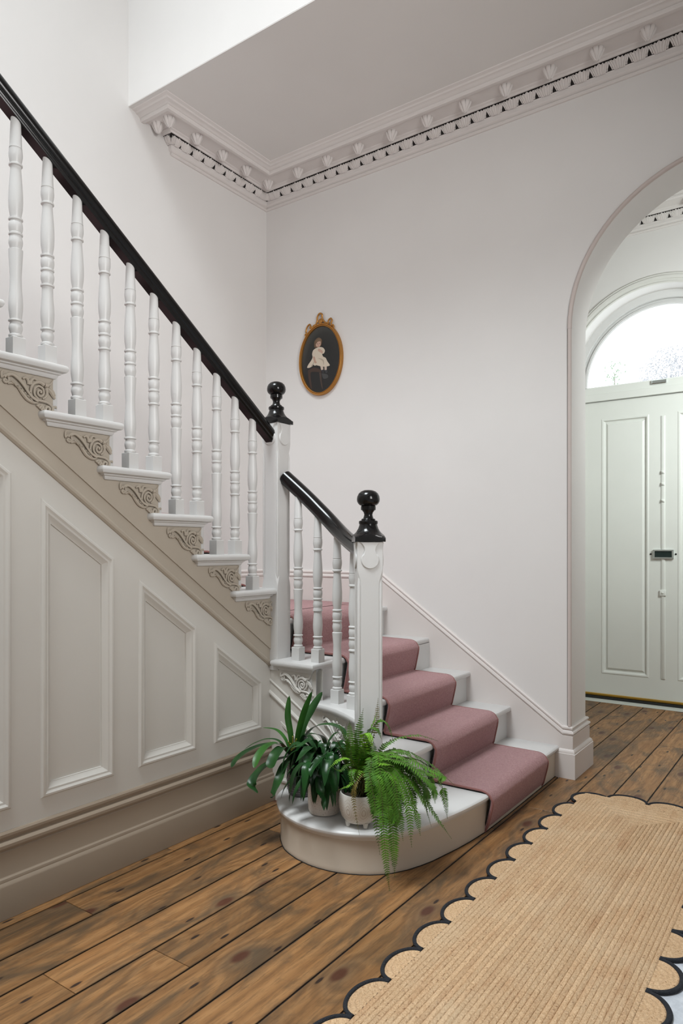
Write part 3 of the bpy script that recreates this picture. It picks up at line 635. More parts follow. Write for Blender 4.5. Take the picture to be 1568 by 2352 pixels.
# newel posts: square with stopped chamfers, keyhole blocks, black turned caps
def newel(c, ang, s, z0, z1, ch0, ch1):
    h = s / 2
    def ring(ch, hh, z):
        a = hh - ch; return [(hh, -a, z), (hh, a, z), (a, hh, z), (-a, hh, z), (-hh, a, z), (-hh, -a, z), (-a, -hh, z), (a, -hh, z)]
    e = 0.0006
    rows = [ring(e, h, z0), ring(e, h, ch0 - 0.03), ring(0.005, h, ch0 - 0.004), ring(0.0135, h, ch0 + 0.03), ring(0.0145, h - 0.002, ch0 + 0.05), ring(0.0145, h - 0.002, ch1 - 0.06), ring(0.0135, h - 0.001, ch1 - 0.035), ring(0.005, h, ch1 - 0.004), ring(e, h, ch1 + 0.02), ring(e, h, z1)]
    V = [p for r in rows for p in r]; F = []
    for k in range(len(rows) - 1):
        for i in range(8): F.append((k * 8 + i, k * 8 + (i + 1) % 8, (k + 1) * 8 + (i + 1) % 8, (k + 1) * 8 + i))
    F += [tuple(range(8)), tuple(range(len(V) - 8, len(V)))]
    M = Matrix.Translation((*c, 0)) @ Matrix.Rotation(ang, 4, 'Z')
    nw = mk('newel_post', move((V, F), M), M_WHITE, st, True, (*c, z0), 20)
    # keyhole relief on the four faces
    r = 0.038; zc = z1 - 0.076
    kp = [(0.046, z1 - 0.002), (0.034, z1 - 0.012), (0.026, z1 - 0.024), (0.0235, z1 - 0.036), (0.028, zc + 0.022)]
    circ_ = [(r * math.cos(R(a)), zc + r * math.sin(R(a))) for a in range(30, -211, -12)]
    kp = kp + circ_ + [(-x, z) for x, z in reversed(kp)]
    for k in range(4):                                  # a bead up each stopped corner
        cx = h - 0.0075; mk('corner_bead', move(tube([(cx, cx, ch0 + 0.012), (cx, cx, ch0 + 0.04), (cx, cx, ch1 - 0.05), (cx, cx, ch1 - 0.02)], 0.0072, 8, (1, 0, 0), lambda t: 0.35 if t in (0, 1) else 1), M @ Matrix.Rotation(k * math.pi / 2, 4, 'Z')), M_WHITE, nw)
    for k in range(4):
        mk('keyhole_block', move(stack(kp, [(0, -0.001), (0, 0.003), (0.003, 0.006)], lambda a, b, cc: (a, -h - cc, b), cap0=False), M @ Matrix.Rotation(k * math.pi / 2, 4, 'Z')), M_WHITE, nw)
    cs = s * 0.60; NA = 48
    def sq(rr, z):      # square base cut back by the bell: crisp faces with arched tops
        out = []
        for i in range(NA):
            a = 2 * math.pi * i / NA; cx, sy = math.cos(a), math.sin(a); k = min(cs / max(abs(cx), abs(sy)), rr); out.append((k * cx, k * sy, z))
        return out
    rows = [sq(9, -0.001), sq(9, 0.014)] + [sq(cs * q, z) for q, z in ((1.40, 0.0165), (1.30, 0.0195), (1.20, 0.0230), (1.10, 0.0265), (1.03, 0.0290), (0.97, 0.0315), (0.88, 0.0365), (0.78, 0.0435), (0.68, 0.0540), (0.61, 0.0660), (0.585, 0.0730))]
    for rr, z in ((0.0385, 0.0735), (0.040, 0.077), (0.040, 0.085), (0.0375, 0.088), (0.029, 0.0885), (0.030, 0.092), (0.028, 0.096), (0.022, 0.098), (0.0195, 0.105), (0.0175, 0.114), (0.0205, 0.124), (0.026, 0.130), (0.0265, 0.132), (0.031, 0.1325), (0.0315, 0.136), (0.0315, 0.148), (0.029, 0.151),
                  (0.036, 0.1535), (0.043, 0.160), (0.0475, 0.169), (0.0485, 0.178), (0.0470, 0.190), (0.0415, 0.202), (0.032, 0.211), (0.018, 0.2165), (0.003, 0.218)): rows.append(sq(rr, z))
    V = [p for q in rows for p in q]; F = []
    for k in range(len(rows) - 1):
        for i in range(NA): F.append((k * NA + i, k * NA + (i + 1) % NA, (k + 1) * NA + (i + 1) % NA, (k + 1) * NA + i))
    F += [tuple(range(NA)), tuple(range(len(V) - NA, len(V)))]
    cap = mk('newel_cap', move((V, F), Matrix.Translation((0, 0, z1)) @ M), M_BLACK, nw, angle=30); cap['label'] = 'glossy black turned ball cap'
    return nw
N1, N2 = (-2.352, 2.742), (-1.612, 2.472)
newel(N1, 0, 0.102, 0.66, 1.914, 1.105, 1.79)
newel(N2, R(41), 0.106, 0.172, 1.303, 0.47, 1.175)

# turned balusters: every one the same turning with a longer or shorter lower shaft
def baluster_prof(ext):
    t = [(0.0205, 0.0660), (0.0235, 0.0690), (0.0235, 0.0750), (0.0180, 0.0790), (0.0195, 0.0850), (0.0228, 0.0960), (0.0225, 0.1060), (0.0190, 0.1160), (0.0185, 0.1200), (0.0245, 0.1230), (0.0245, 0.1270), (0.0190, 0.1300),
         (0.0200, 0.1360), (0.0235, 0.1640), (0.0240, 0.1840), (0.0225, 0.2100), (0.0200, 0.2400), (0.0192, 0.2790)]
    u = [(0.0240, 0.2820), (0.0240, 0.2870), (0.0185, 0.2900), (0.0200, 0.2950), (0.0232, 0.3080), (0.0235, 0.3180), (0.0210, 0.3300), (0.0200, 0.3360), (0.0235, 0.3385), (0.0235, 0.3440), (0.0200, 0.3470), (0.0225, 0.3560), (0.0236, 0.3690), (0.0225, 0.3800), (0.0195, 0.3880), (0.0240, 0.3910), (0.0240, 0.3960), (0.0180, 0.3990),
         (0.0190, 0.4060), (0.0228, 0.4300), (0.0240, 0.4550), (0.0238, 0.4800), (0.0215, 0.5200), (0.0180, 0.5650), (0.0178, 0.5790), (0.0230, 0.5815), (0.0230, 0.5865), (0.0185, 0.5900), (0.0205, 0.5990), (0.0228, 0.6120), (0.0232, 0.6240), (0.0222, 0.6320), (0.0222, 0.6380), (0.0205, 0.6390), (0.0205, 0.6420), (0.0218, 0.6430), (0.0205, 0.6520), (0.0165, 0.7480), (0.0150, 0.7720)]
    return t + [(r, z + ext) for r, z in u]
def baluster_geo(ext): return add(lathe(baluster_prof(ext), 18), stack([(-0.0235, -0.0235), (0.0235, -0.0235), (0.0235, 0.0235), (-0.0235, 0.0235)], [(0, -0.002), (0, 0.064), (0.002, 0.0665)]))
def baluster(x, y, z, ext): return mk('baluster', move(baluster_geo(ext), Matrix.Translation((x, y, z))), M_WHITE, st, True, (x, y, z), 32)
XB = -2.352
bs_, bl_ = None, None
for n in range(6, 14):
    for k, off in enumerate((0.178, 0.057)):
        if n == 6 and k: continue
        p = (XB, nose(n) - off, ZT[n])
        if k == 0: bl_ = again(bl_, st, p) if bl_ else baluster(*p, 0.087)
        else: bs_ = again(bs_, st, p) if bs_ else baluster(*p, 0.0)
LB = [(-2.208, 2.742, ZT[4], 0.068), (-2.087, 2.745, ZT[4], -0.030), (-1.962, 2.735, ZT[3], 0.052), (-1.826, 2.676, ZT[3], -0.014)]
for b in LB: baluster(*b)
# handrails
def railz(y): return 2.684 - (y - 1.469) * 0.7135
HS = [(-0.020, 0.0), (0.020, 0.0), (0.022, 0.006), (0.026, 0.010), (0.027, 0.016), (0.024, 0.020), (0.031, 0.028), (0.034, 0.040), (0.031, 0.052), (0.023, 0.061), (0.010, 0.066), (-0.010, 0.066), (-0.023, 0.061), (-0.031, 0.052), (-0.034, 0.040), (-0.031, 0.028), (-0.024, 0.020), (-0.027, 0.016), (-0.026, 0.010), (-0.022, 0.006)]
HS = [(x, y - 0.002) for x, y in HS]
hr = mk('handrail', sweep([(XB, -0.6, railz(-0.6)), (XB, 2.703, railz(2.703))], HS), M_BLACK, st, angle=50); hr['label'] = 'black moulded handrail of the upper flight'
hp = [(-2.315, 2.742, 1.612), (-2.208, 2.746, 1.528), (-2.087, 2.745, 1.430), (-1.96, 2.722, 1.335), (-1.82, 2.640, 1.270), (-1.64, 2.495, 1.222)]
HS2 = [(-0.018, 0.0), (0.018, 0.0), (0.023, 0.008), (0.030, 0.016)] + [(0.035 * math.cos(R(a)), 0.036 + 0.034 * math.sin(R(a))) for a in range(-12, 193, 17)] + [(-0.030, 0.016), (-0.023, 0.008)]
hr2 = mk('handrail', sweep(spline(hp, 5), HS2), M_BLACK, st, angle=50); hr2['label'] = 'short curved black handrail between the two newels'

# ------------------------------------------------------------------ stair runner
ru = thing('stair_runner', (-1.8, 3.3, 0.4), 'dusty pink wool stair carpet runner laid down the white treads', 'carpet')
def wrap(noses, zs, first, last, th):
    """side profile of carpet over the noses: list of (run, z); run grows towards the foot of the stairs"""
    P = [first]
    for (x, z, xr, zf) in noses:                       # nose run, tread height, riser run, height of the tread below
        P += [(x - 0.036, z + th), (x - 0.020, z + th - 0.003), (x - 0.008, z + th - 0.008), (x + 0.003, z + th - 0.016) if th > 0.01 else (x - 0.002, z + th - 0.005), (x + th * 0.55, z - 0.010), (x + th + 0.001, z - 0.022), (x + th + 0.001, z - 0.036), (x + th - 0.003, z - 0.060), (xr + th + 0.006, zf + 0.035), (xr + th, zf + th + 0.006), (xr + th + 0.006, zf + th)]
    P = P[:-1] + [last] if last else P
    return P
def carpet(name, P, a0, a1, fm, th, m, parent):
    top = P; n = len(P); rows = []
    nrm = []
    for i in range(n):
        q0, q1 = Vector(P[max(0, i - 1)]), Vector(P[min(n - 1, i + 1)]); d = (q1 - q0).normalized(); nrm.append(Vector((-d.y, d.x)))
    low = [(P[i][0] - nrm[i].x * th, P[i][1] - nrm[i].y * th) for i in range(n)]
    V = []
    for a in (a0, a1):
        V += [fm(a, *p) for p in P] + [fm(a, *p) for p in low]
    F = []
    for i in range(n - 1):
        F += [(i, i + 1, 2 * n + i + 1, 2 * n + i), (n + i, n + i + 1, 3 * n + i + 1, 3 * n + i), (i, i + 1, n + i + 1, n + i), (2 * n + i, 2 * n + i + 1, 3 * n + i + 1, 3 * n + i)]
    F += [(0, 2 * n, 3 * n, n), (n - 1, 3 * n - 1, 4 * n - 1, 2 * n - 1)]
    return mk(name, (V, F), m, parent, angle=60)
TH = 0.016
low_n = [(NX[n], ZT[n], NX[n] - 0.028, ZT[n - 1]) for n in (5, 4, 3, 2, 1)]
fl = lambda a, x, z: (x, a, z)
CY0, CY1 = 2.935, 3.665
PL_ = wrap(low_n, None, (-2.62, ZT[5] + TH), (NX[1] - 0.022, 0.006), TH)
carpet('carpet', PL_, CY0, CY1, fl, 0.009, M_CARPET, ru)
PU = wrap(low_n, None, (-2.62, ZT[5] + 0.007), (NX[1] - 0.028, 0.004), 0.007)
carpet('underlay', PU, CY0 + 0.001, CY1 - 0.001, fl, 0.0065, M_UNDER, ru)
for yb in (CY0, CY1):
    mk('binding', tube([fl(yb, x, z - 0.004) for x, z in PL_], 0.0050, 6, (0, 1, 0.02)), M_BIND, ru)
# landing piece and the upper flight
mk('carpet', stack([(-3.24, 2.745), (-2.615, 2.745), (-2.615, CY0), (-2.60, CY0), (-2.60, CY1), (-2.615, 3.885), (-3.24, 3.885)], [(0.001, ZT[5] + 0.002), (0, ZT[5] + 0.007), (0, ZT[5] + TH - 0.002), (0.003, ZT[5] + TH)]), M_CARPET, ru)
mk('carpet', stack([(-2.62, CY1 - 0.01), (-2.45, CY1 - 0.01), (-2.62, 3.885)], [(0.001, ZT[5] + 0.002), (0, ZT[5] + 0.007), (0, ZT[5] + TH - 0.002), (0.003, ZT[5] + TH)]), M_CARPET, ru)
up_n = [(nose(n), ZT[n], nose(n) - 0.024, ZT[n - 1]) for n in range(13, 5, -1)]
fu = lambda a, y, z: (a, y, z)
PT = wrap(up_n, None, (nose(14), ZT[13] + TH), (nose(6) + 0.01, ZT[5] + TH), TH)
carpet('carpet', PT, -3.24, -2.56, fu, 0.009, M_CARPET, ru)
carpet('underlay', wrap(up_n, None, (nose(14), ZT[13] + 0.007), (nose(6) + 0.01, ZT[5] + 0.008), 0.007), -3.239, -2.562, fu, 0.0065, M_UNDER, ru)
mk('binding', tube([fu(-2.56, y, z - 0.004) for y, z in PT], 0.0050, 6, (1, 0, 0.02)), M_BIND, ru)

# ------------------------------------------------------------------ oval portrait on the picture wall
PX, PZ, PA, PB = -2.946, 2.598, 0.187, 0.250
po = thing('oval_portrait', (PX, YW, PZ), 'small oval painted portrait of a seated child in a gilt frame on the wall', 'painting')
def ell(a, b, y, n=48): return [Vector((PX + a * math.cos(2 * math.pi * i / n), y, PZ + b * math.sin(2 * math.pi * i / n))) for i in range(n)]
def ellframe(prof):
    n = 64; rows = []
    for d, dy in prof: rows.append([(PX + (PA - d) * math.cos(2 * math.pi * i / n), YW - dy, PZ + (PB - d) * math.sin(2 * math.pi * i / n)) for i in range(n + 1)])
    return grid(rows)
mk('frame', ellframe([(0.0, 0.0), (-0.002, 0.012), (0.0, 0.022), (0.004, 0.027), (0.009, 0.026), (0.012, 0.020), (0.0135, 0.020), (0.015, 0.024), (0.018, 0.023), (0.0195, 0.016), (0.020, 0.010)]), M_GILT, po, angle=50)
def paint_mat():
    m = mat('painted_canvas', (0.02, 0.02, 0.018), 0.45, 0.4); t = NT(m); v = t.coord('Object')
    d = t.n('ShaderNodeVectorMath', operation='DISTANCE', i_1=(0.03, 0, -0.02)); mp = t.n('ShaderNodeMapping'); mp.inputs['Scale'].default_value = (1.35, 0, 1); t.l(v, mp.inputs[0]); t.l(mp.outputs[0], d.inputs[0])
    c = t.ramp(d.outputs['Value'], [(0.10, (0.010, 0.010, 0.010)), (0.20, (0.022, 0.022, 0.020)), (0.28, (0.085, 0.082, 0.074))])
    sp = t.n('ShaderNodeSeparateXYZ'); t.l(v, sp.inputs[0])
    low = t.ramp(t.math('ADD', t.math('MULTIPLY', sp.outputs[2], 2.0), 0.5), [(0.30, (1, 1, 1)), (0.62, (0, 0, 0))])
    c = t.mix(c, (0.010, 0.010, 0.011), t.math('MULTIPLY', low, 0.9)); n = t.noise(v, 18, 4); c = t.mix(c, (0.03, 0.028, 0.024), t.math('MULTIPLY', n, 0.3))
    t.col(c); return m
pc = mk('canvas', ([tuple(p) for p in ell(PA - 0.016, PB - 0.016, YW - 0.012)], [tuple(range(48))]), paint_mat(), po, False, (PX, YW - 0.012, PZ))
def pq(x, y): return (PX + (x - 775) / 490 * PA, PZ - (y - 1245 + (x - 775) * 0.17) / 815 * PB)
def dab(name, pts, col, lay):
    m = mat('pigment_' + name, col, 0.5); q = [(*pq(*p), 0) for p in pts]; q = spline(q + [q[0]], 4)[:-1]
    V = [(p.x, YW - 0.0124 - lay * 0.0003, p.y) for p in q]
    return mk(name, (V, [tuple(t) for t in tessellate_polygon([[Vector((v[0], v[2], 0)) for v in V]])]), m, pc, False)
dab('stool', [(480, 1490), (620, 1430), (760, 1470), (790, 1540), (720, 1530), (560, 1530), (545, 1640), (575, 1900), (540, 1880), (490, 1640)], (0.045, 0.022, 0.014), 1)
dab('stool_leg', [(740, 1540), (790, 1560), (800, 1700), (825, 1900), (800, 1890), (765, 1720)], (0.05, 0.03, 0.022), 1)
dab('cloth', [(800, 1560), (930, 1590), (940, 1660), (840, 1680)], (0.045, 0.045, 0.045), 1)
dab('leg', [(765, 1380), (825, 1380), (835, 1500), (795, 1500)], (0.52, 0.42, 0.34), 2)
dab('leg', [(860, 1370), (912, 1370), (910, 1500), (870, 1500)], (0.50, 0.40, 0.33), 2)
dab('shoe', [(785, 1490), (835, 1480), (865, 1530), (830, 1560)], (0.02, 0.02, 0.024), 3)
dab('shoe', [(865, 1490), (910, 1485), (935, 1530), (900, 1560)], (0.03, 0.03, 0.034), 3)
dab('dress', [(640, 1000), (690, 975), (770, 960), (840, 985), (875, 1050), (850, 1110), (815, 1120), (835, 1180), (890, 1210), (930, 1290), (985, 1380), (920, 1405), (850, 1410), (760, 1395), (680, 1375), (640, 1385), (590, 1350), (545, 1420), (465, 1430), (490, 1360), (560, 1260), (590, 1190), (580, 1120), (600, 1040)], (0.58, 0.50, 0.40), 3)
dab('fold', [(700, 1215), (790, 1225), (850, 1270), (845, 1390), (825, 1290), (770, 1245)], (0.40, 0.33, 0.26), 4)
dab('fold', [(600, 1330), (640, 1250), (610, 1360), (560, 1420)], (0.40, 0.33, 0.26), 4)
dab('hair', [(690, 760), (740, 745), (795, 780), (812, 840), (790, 920), (770, 940), (700, 965), (640, 970), (630, 900), (640, 820)], (0.13, 0.075, 0.04), 4)
dab('face', [(690, 860), (740, 815), (775, 830), (780, 890), (765, 940), (725, 965), (680, 945), (668, 900)], (0.50, 0.32, 0.24), 5)
dab('fringe', [(680, 800), (745, 770), (785, 800), (770, 830), (720, 835), (680, 875)], (0.17, 0.105, 0.06), 6)
dab('eye', [(693, 884), (718, 880), (712, 892), (696, 893)], (0.05, 0.03, 0.025), 6); dab('eye', [(742, 876), (764, 874), (760, 886), (745, 887)], (0.05, 0.03, 0.025), 6)
dab('mouth', [(712, 940), (738, 936), (730, 948), (715, 948)], (0.32, 0.12, 0.10), 6)
dab('nose', [(715, 900), (728, 898), (732, 920), (714, 922)], (0.42, 0.25, 0.19), 6)
dab('arm', [(600, 1180), (640, 1180), (668, 1280), (690, 1310), (650, 1330), (620, 1270)], (0.46, 0.29, 0.22), 5)
dab('hand', [(720, 1000), (760, 1005), (825, 1060), (815, 1110), (770, 1080), (720, 1050)], (0.48, 0.31, 0.24), 5)
# ribbon-and-shell crest on the frame
def ct(pts, r): return tube(spline([(PX + x, YW - 0.014, PZ + z) for x, z in pts], 6), r, 6, (0, 1, 0.1))
parts = [ct([(-0.045, 0.243), (-0.030, 0.268), (-0.026, 0.300), (-0.008, 0.322), (0.014, 0.312), (0.014, 0.290), (0.030, 0.262), (0.046, 0.246)], 0.0065),
         ct([(-0.118, 0.196), (-0.128, 0.215), (-0.118, 0.246), (-0.098, 0.262), (-0.086, 0.248), (-0.092, 0.232)], 0.0060), ct([(0.062, 0.238), (0.072, 0.262), (0.088, 0.270), (0.100, 0.255), (0.092, 0.236), (0.098, 0.222)], 0.0060),
         ct([(-0.086, 0.240), (-0.070, 0.236), (-0.056, 0.248), (-0.040, 0.244)], 0.0065), ct([(0.045, 0.246), (0.060, 0.244), (0.075, 0.240)], 0.0065),
         ct([(0.092, 0.222), (0.110, 0.220), (0.114, 0.206), (0.100, 0.202)], 0.0060), ct([(-0.118, 0.205), (-0.135, 0.196), (-0.130, 0.182)], 0.0060)]
for k in range(7):
    a = R(30 + 20 * k); parts.append(ct([(0.0, 0.250), (0.026 * math.cos(a) * 0.6, 0.250 + 0.020 * math.sin(a)), (0.026 * math.cos(a), 0.250 + 0.036 * math.sin(a))], 0.0035))
mk('crest', add(*parts), M_GILT, po, angle=60)

# ------------------------------------------------------------------ scalloped jute rug
rg = thing('scalloped_rug', (-0.75, 2.3, 0), 'long natural braided jute rug with navy edged scallops on the floorboards', 'rug')
RX0, RX1, RY0, RY1 = -1.066, -0.446, 0.80, 3.690
HT = 0.011; NB = 19; bw = (RX1 - RX0) / 2 / NB
for k in range(NB):
    d = (k + 0.5) * bw; ww = bw * 0.5
    P = [(RX0 + d, RY0 + d, HT - ww * 0.5), (RX1 - d, RY0 + d, HT - ww * 0.5), (RX1 - d, RY1 - d, HT - ww * 0.5), (RX0 + d, RY1 - d, HT - ww * 0.5)]
    sec = [(ww * math.cos(R(a)), ww * 0.52 * math.sin(R(a))) for a in (0, 36, 72, 108, 144, 180)] + [(-ww, -0.006), (ww, -0.006)]
    rows = []
    for sx, sz in sec: rows.append([(RX0 + d + sx, RY0 + d + sx, HT - 0.004 + sz), (RX1 - d - sx, RY0 + d + sx, HT - 0.004 + sz), (RX1 - d - sx, RY1 - d - sx, HT - 0.004 + sz), (RX0 + d + sx, RY1 - d - sx, HT - 0.004 + sz), (RX0 + d + sx, RY0 + d + sx, HT - 0.004 + sz)])
    mk('braid', grid(rows), M_JUTE, rg, angle=70)
mk('backing', box(RX0 + 0.006, RX1 - 0.006, RY0 + 0.006, RY1 - 0.006, 0.001, 0.006), M_JUTE, rg, False)
def scallop_geo(half, depth):
    rows = []; n = 18; R_ = 5
    for k in range(R_ * 4 + 1):
        t = 1 - k / (R_ * 4); ph = (k % 4) / 4; h = HT - 0.001 - 0.0035 * abs(math.cos(math.pi * ph)) ** 1.5
        rows.append([(half * t * math.cos(math.pi * i / n), depth * t * math.sin(math.pi * i / n), h if k else 0.001) for i in range(n + 1)])
    return grid(rows)
def cord_geo(half, depth):
    P = [(half * 1.0 * math.cos(math.pi * i / 24), (depth + 0.003) * math.sin(math.pi * i / 24), 0.0075) for i in range(25)]
    return tube(P, 0.0066, 8, (0, 0, 1))
SP = 0.1945
s0 = mk('scallop', scallop_geo(SP / 2 - 0.004, 0.060), M_JUTE2, rg, True, (0, 0, 0), 80); e0 = mk('navy_edging', cord_geo(SP / 2 - 0.003, 0.061), M_NAVY, s0, True, (0, 0, 0), 60)
e0['label'] = 'navy cord edging'
def scallop(x, y, rz, first=[True], sc=None):
    if first[0]: s, e = s0, e0; first[0] = False
    else: s = again(s0, rg, (0, 0, 0)); e = again(e0, s, (0, 0, 0))
    s.location = Vector((x, y, 0)) - wloc(rg); s.rotation_euler = (0, 0, rz); e.parent = s; e.location = (0, 0, 0)
    if sc: s.scale = sc
yl = 1.556 - SP * 4
k = 0
while yl + SP < 3.56: scallop(RX0, yl + SP / 2, R(90)); yl += SP
scallop((RX0 - 0.006 + RX0 + 0.108) / 2 - 0.002, (3.532 + RY1) / 2 + 0.002, R(53), sc=(0.97, 1.35, 1))
xl = RX0 + 0.112
while xl + 0.19 < RX1 - 0.05: scallop(xl + 0.0945, RY1 + 0.002, 0, sc=(0.97, 1.12, 1)); xl += 0.189
scallop(RX1 - 0.05, (3.54 + RY1) / 2 + 0.002, R(-50), sc=(0.9, 1.3, 1))
yr = 1.966 - SP * 6
while yr + SP < 3.60: scallop(RX1, yr + SP / 2, R(-90), sc=(0.97, 1.22, 1)); yr += 0.191

# ------------------------------------------------------------------ plants on the bullnose step
def ribbon(P, wf, side=None, fold=0.25, n=8, twist=0.0):
    """leaf along P: wf(t) half width, folded a little along the midrib"""
    Q = spline(P, n); rows = []
    for i, p in enumerate(Q):
        t = i / (len(Q) - 1); T = (Q[min(i + 1, len(Q) - 1)] - Q[max(i - 1, 0)]).normalized()
        S = (side or Vector((0, 0, 1)).cross(T)); S = S - T * S.dot(T)
        if S.length < 1e-4: S = RGT.copy()
        S.normalize(); Nn = T.cross(S).normalized()
        if twist: S = (S * math.cos(twist * t) + Nn * math.sin(twist * t)); Nn = T.cross(S)
        wd = max(0.0004, wf(t))
        rows.append([p + S * (wd * q) + Nn * (wd * fold * (abs(q) - 0.3)) for q in (-1, -0.6, 0, 0.6, 1)])
    return grid(rows)
ZB = ZT[1]
# clivia in the grey ribbed pot
CP_ = Vector((-1.968, 2.470, ZB))
cl = thing('potted_clivia', CP_, 'strap-leaved dark green clivia in a grey ribbed pot at the left of the bullnose step', 'plant')
mk('pot', lathe([(0.002, 0.002), (0.056, 0.002), (0.061, 0.008), (0.066, 0.05), (0.068, 0.10), (0.068, 0.172), (0.064, 0.173), (0.062, 0.160), (0.060, 0.150), (0.002, 0.150)], 28, CP_), M_POTGREY, cl)
rib = []
for k in range(14):
    z = 0.020 + k * 0.011
    for i in range(40):
        a = 2 * math.pi * i / 40 + (k % 2) * 0.03; r = 0.0665 + 0.0015 * min(1, z / 0.1); b = 0.030
        rib.append(([(CP_.x + rr * math.cos(a + s), CP_.y + rr * math.sin(a + s), CP_.z + zz) for rr, s, zz in ((r - 0.001 - (0.004 if z < 0.05 else 0) * (0.05 - z) / 0.03, -b * 1.9, z - 0.0035), (r - 0.001 - (0.004 if z < 0.05 else 0) * (0.05 - z) / 0.03, b * 1.9, z - 0.0035), (r + 0.0018 - (0.004 if z < 0.05 else 0) * (0.05 - z) / 0.03, b * 1.3, z + 0.002), (r + 0.0018 - (0.004 if z < 0.05 else 0) * (0.05 - z) / 0.03, -b * 1.3, z + 0.002))], [(0, 1, 2, 3)]))
q = mk('ribbing', add(*rib), M_POTRIB, cl, False); q['kind'] = 'stuff'
mk('soil', lathe([(0.001, 0.152), (0.061, 0.150)], 20, CP_), M_SOIL, cl)
strap = lambda wmax, tip=0.55: (lambda t: wmax * (0.55 + 0.45 * math.sin(min(1, t / 0.75) * math.pi / 2)) * (1 if t < tip else math.sqrt(max(0.0, 1 - ((t - tip) / (1 - tip)) ** 2.2))))
D0 = 3.11
CL = [  # (photograph points with distance, half width, young)
    ([(671, 1738, D0), (668, 1690, D0), (661, 1645, D0 + .01), (664, 1598, D0 + .02)], 0.0150, 1, 0),
    ([(678, 1738, D0), (684, 1690, D0 - .01), (697, 1640, D0 - .02), (716, 1588, D0 - .03)], 0.0150, 1, 0),
    ([(683, 1738, D0 + .01), (697, 1668, D0 + .03), (716, 1628, D0 + .05), (740, 1589, D0 + .07)], 0.0185, 0, 0),
    ([(686, 1735, D0), (699, 1697, D0), (722, 1670, D0 - .03), (755, 1664, D0 - .06), (783, 1674, D0 - .09), (794, 1692, D0 - .11)], 0.0205, 0, 0),
    ([(683, 1735, D0 + .05), (700, 1692, D0 + .08), (722, 1686, D0 + .12), (741, 1694, D0 + .16), (748, 1715, D0 + .18)], 0.0180, 0, 0),
    ([(666, 1728, D0 + .02), (655, 1698, D0 + .04), (635, 1677, D0 + .07), (603, 1671, D0 + .10)], 0.0120, 1, 0),
    ([(664, 1732, D0), (640, 1710, D0 - .04), (604, 1711, D0 - .08), (566, 1726, D0 - .12), (542, 1745, D0 - .15), (531, 1763, D0 - .17)], 0.0190, 0, 0),
    ([(664, 1730, D0 + .02), (640, 1702, D0 + .05), (612, 1698, D0 + .07), (585, 1707, D0 + .08), (560, 1722, D0 + .08)], 0.0130, 0, 0),
    ([(664, 1728, D0 - .01), (641, 1707, D0 - .06), (612, 1714, D0 - .12), (592, 1738, D0 - .17), (583, 1764, D0 - .20)], 0.0205, 1, 0),
    ([(666, 1733, D0 - .02), (650, 1716, D0 - .08), (634, 1730, D0 - .14), (623, 1752, D0 - .17), (620, 1765, D0 - .18)], 0.0270, 0, 0),
    ([(664, 1738, D0 - .01), (632, 1746, D0 - .06), (604, 1762, D0 - .11), (584, 1785, D0 - .14), (578, 1805, D0 - .16), (592, 1822, D0 - .17)], 0.0230, 0, 0),
    ([(668, 1742, D0 - .03), (652, 1758, D0 - .12), (640, 1790, D0 - .18), (628, 1822, D0 - .20), (625, 1833, D0 - .20)], 0.0215, 0, 0),
    ([(672, 1735, D0 - .03), (690, 1715, D0 - .08), (712, 1722, D0 - .12), (728, 1745, D0 - .14)], 0.0190, 0, 0)]
for pts, wd, young, tw in CL:
    P = [at(*p) for p in pts]
    vert = abs(P[-1].z - P[0].z) > 0.75 * (P[-1] - P[0]).length and P[-1].z > P[0].z
    raw('leaf', ribbon(P, strap(wd), RGT * 0.9 + FWD * 0.3 if vert else None, 0.22, 8), M_CLIVIA2 if young else M_CLIVIA, cl)
mk('flower_stalk', add(*[tube(spline([at(672, 1740, D0), at(672 + a, 1712 + b, D0 - .01), at(672 + 1.7 * a, 1700 + 1.5 * b, D0 - .02)], 4), 0.0028, 5) for a, b in ((-6, 2), (0, -6), (5, -2), (9, 3), (-3, 5))]), mat('flower_bud', (0.30, 0.28, 0.05), 0.5), cl)

# peace lily in the speckled pot
LP_ = Vector((-1.748, 2.345, ZB))
li = thing('potted_peace_lily', LP_, 'bushy dark green peace lily in a speckled cream pot between the clivia and fern', 'plant')
mk('pot', lathe([(0.002, 0.002), (0.052, 0.002), (0.062, 0.006), (0.0675, 0.020), (0.070, 0.06), (0.070, 0.128), (0.067, 0.130), (0.0645, 0.120), (0.063, 0.112), (0.002, 0.112)], 32, LP_), M_POTSPECK, li)
mk('soil', lathe([(0.001, 0.114), (0.064, 0.112)], 20, LP_), M_SOIL, li)
lance = lambda wmax: (lambda t: 0.0016 if t < 0.22 else wmax * math.sin(math.pi * ((t - 0.22) / 0.78) ** 0.72) ** 0.85)
rl = random.Random(11)
def lily(az, reach, rise, drop, wd):
    d = Vector((math.cos(az), math.sin(az), 0)); b = LP_ + Vector((0, 0, 0.11)) + d * 0.02
    p1 = b + d * (0.25 * reach) + Vector((0, 0, rise * 0.75)); p2 = b + d * (0.62 * reach) + Vector((0, 0, rise)); p3 = b + d * (0.9 * reach) + Vector((0, 0, rise - drop * 0.45)); p4 = b + d * (1.02 * reach) + Vector((0, 0, rise - drop))
    raw('leaf', ribbon([b, p1, p2, p3, p4], lance(wd), None, 0.30, 6, rl.uniform(-0.5, 0.5)), M_LILY, li)
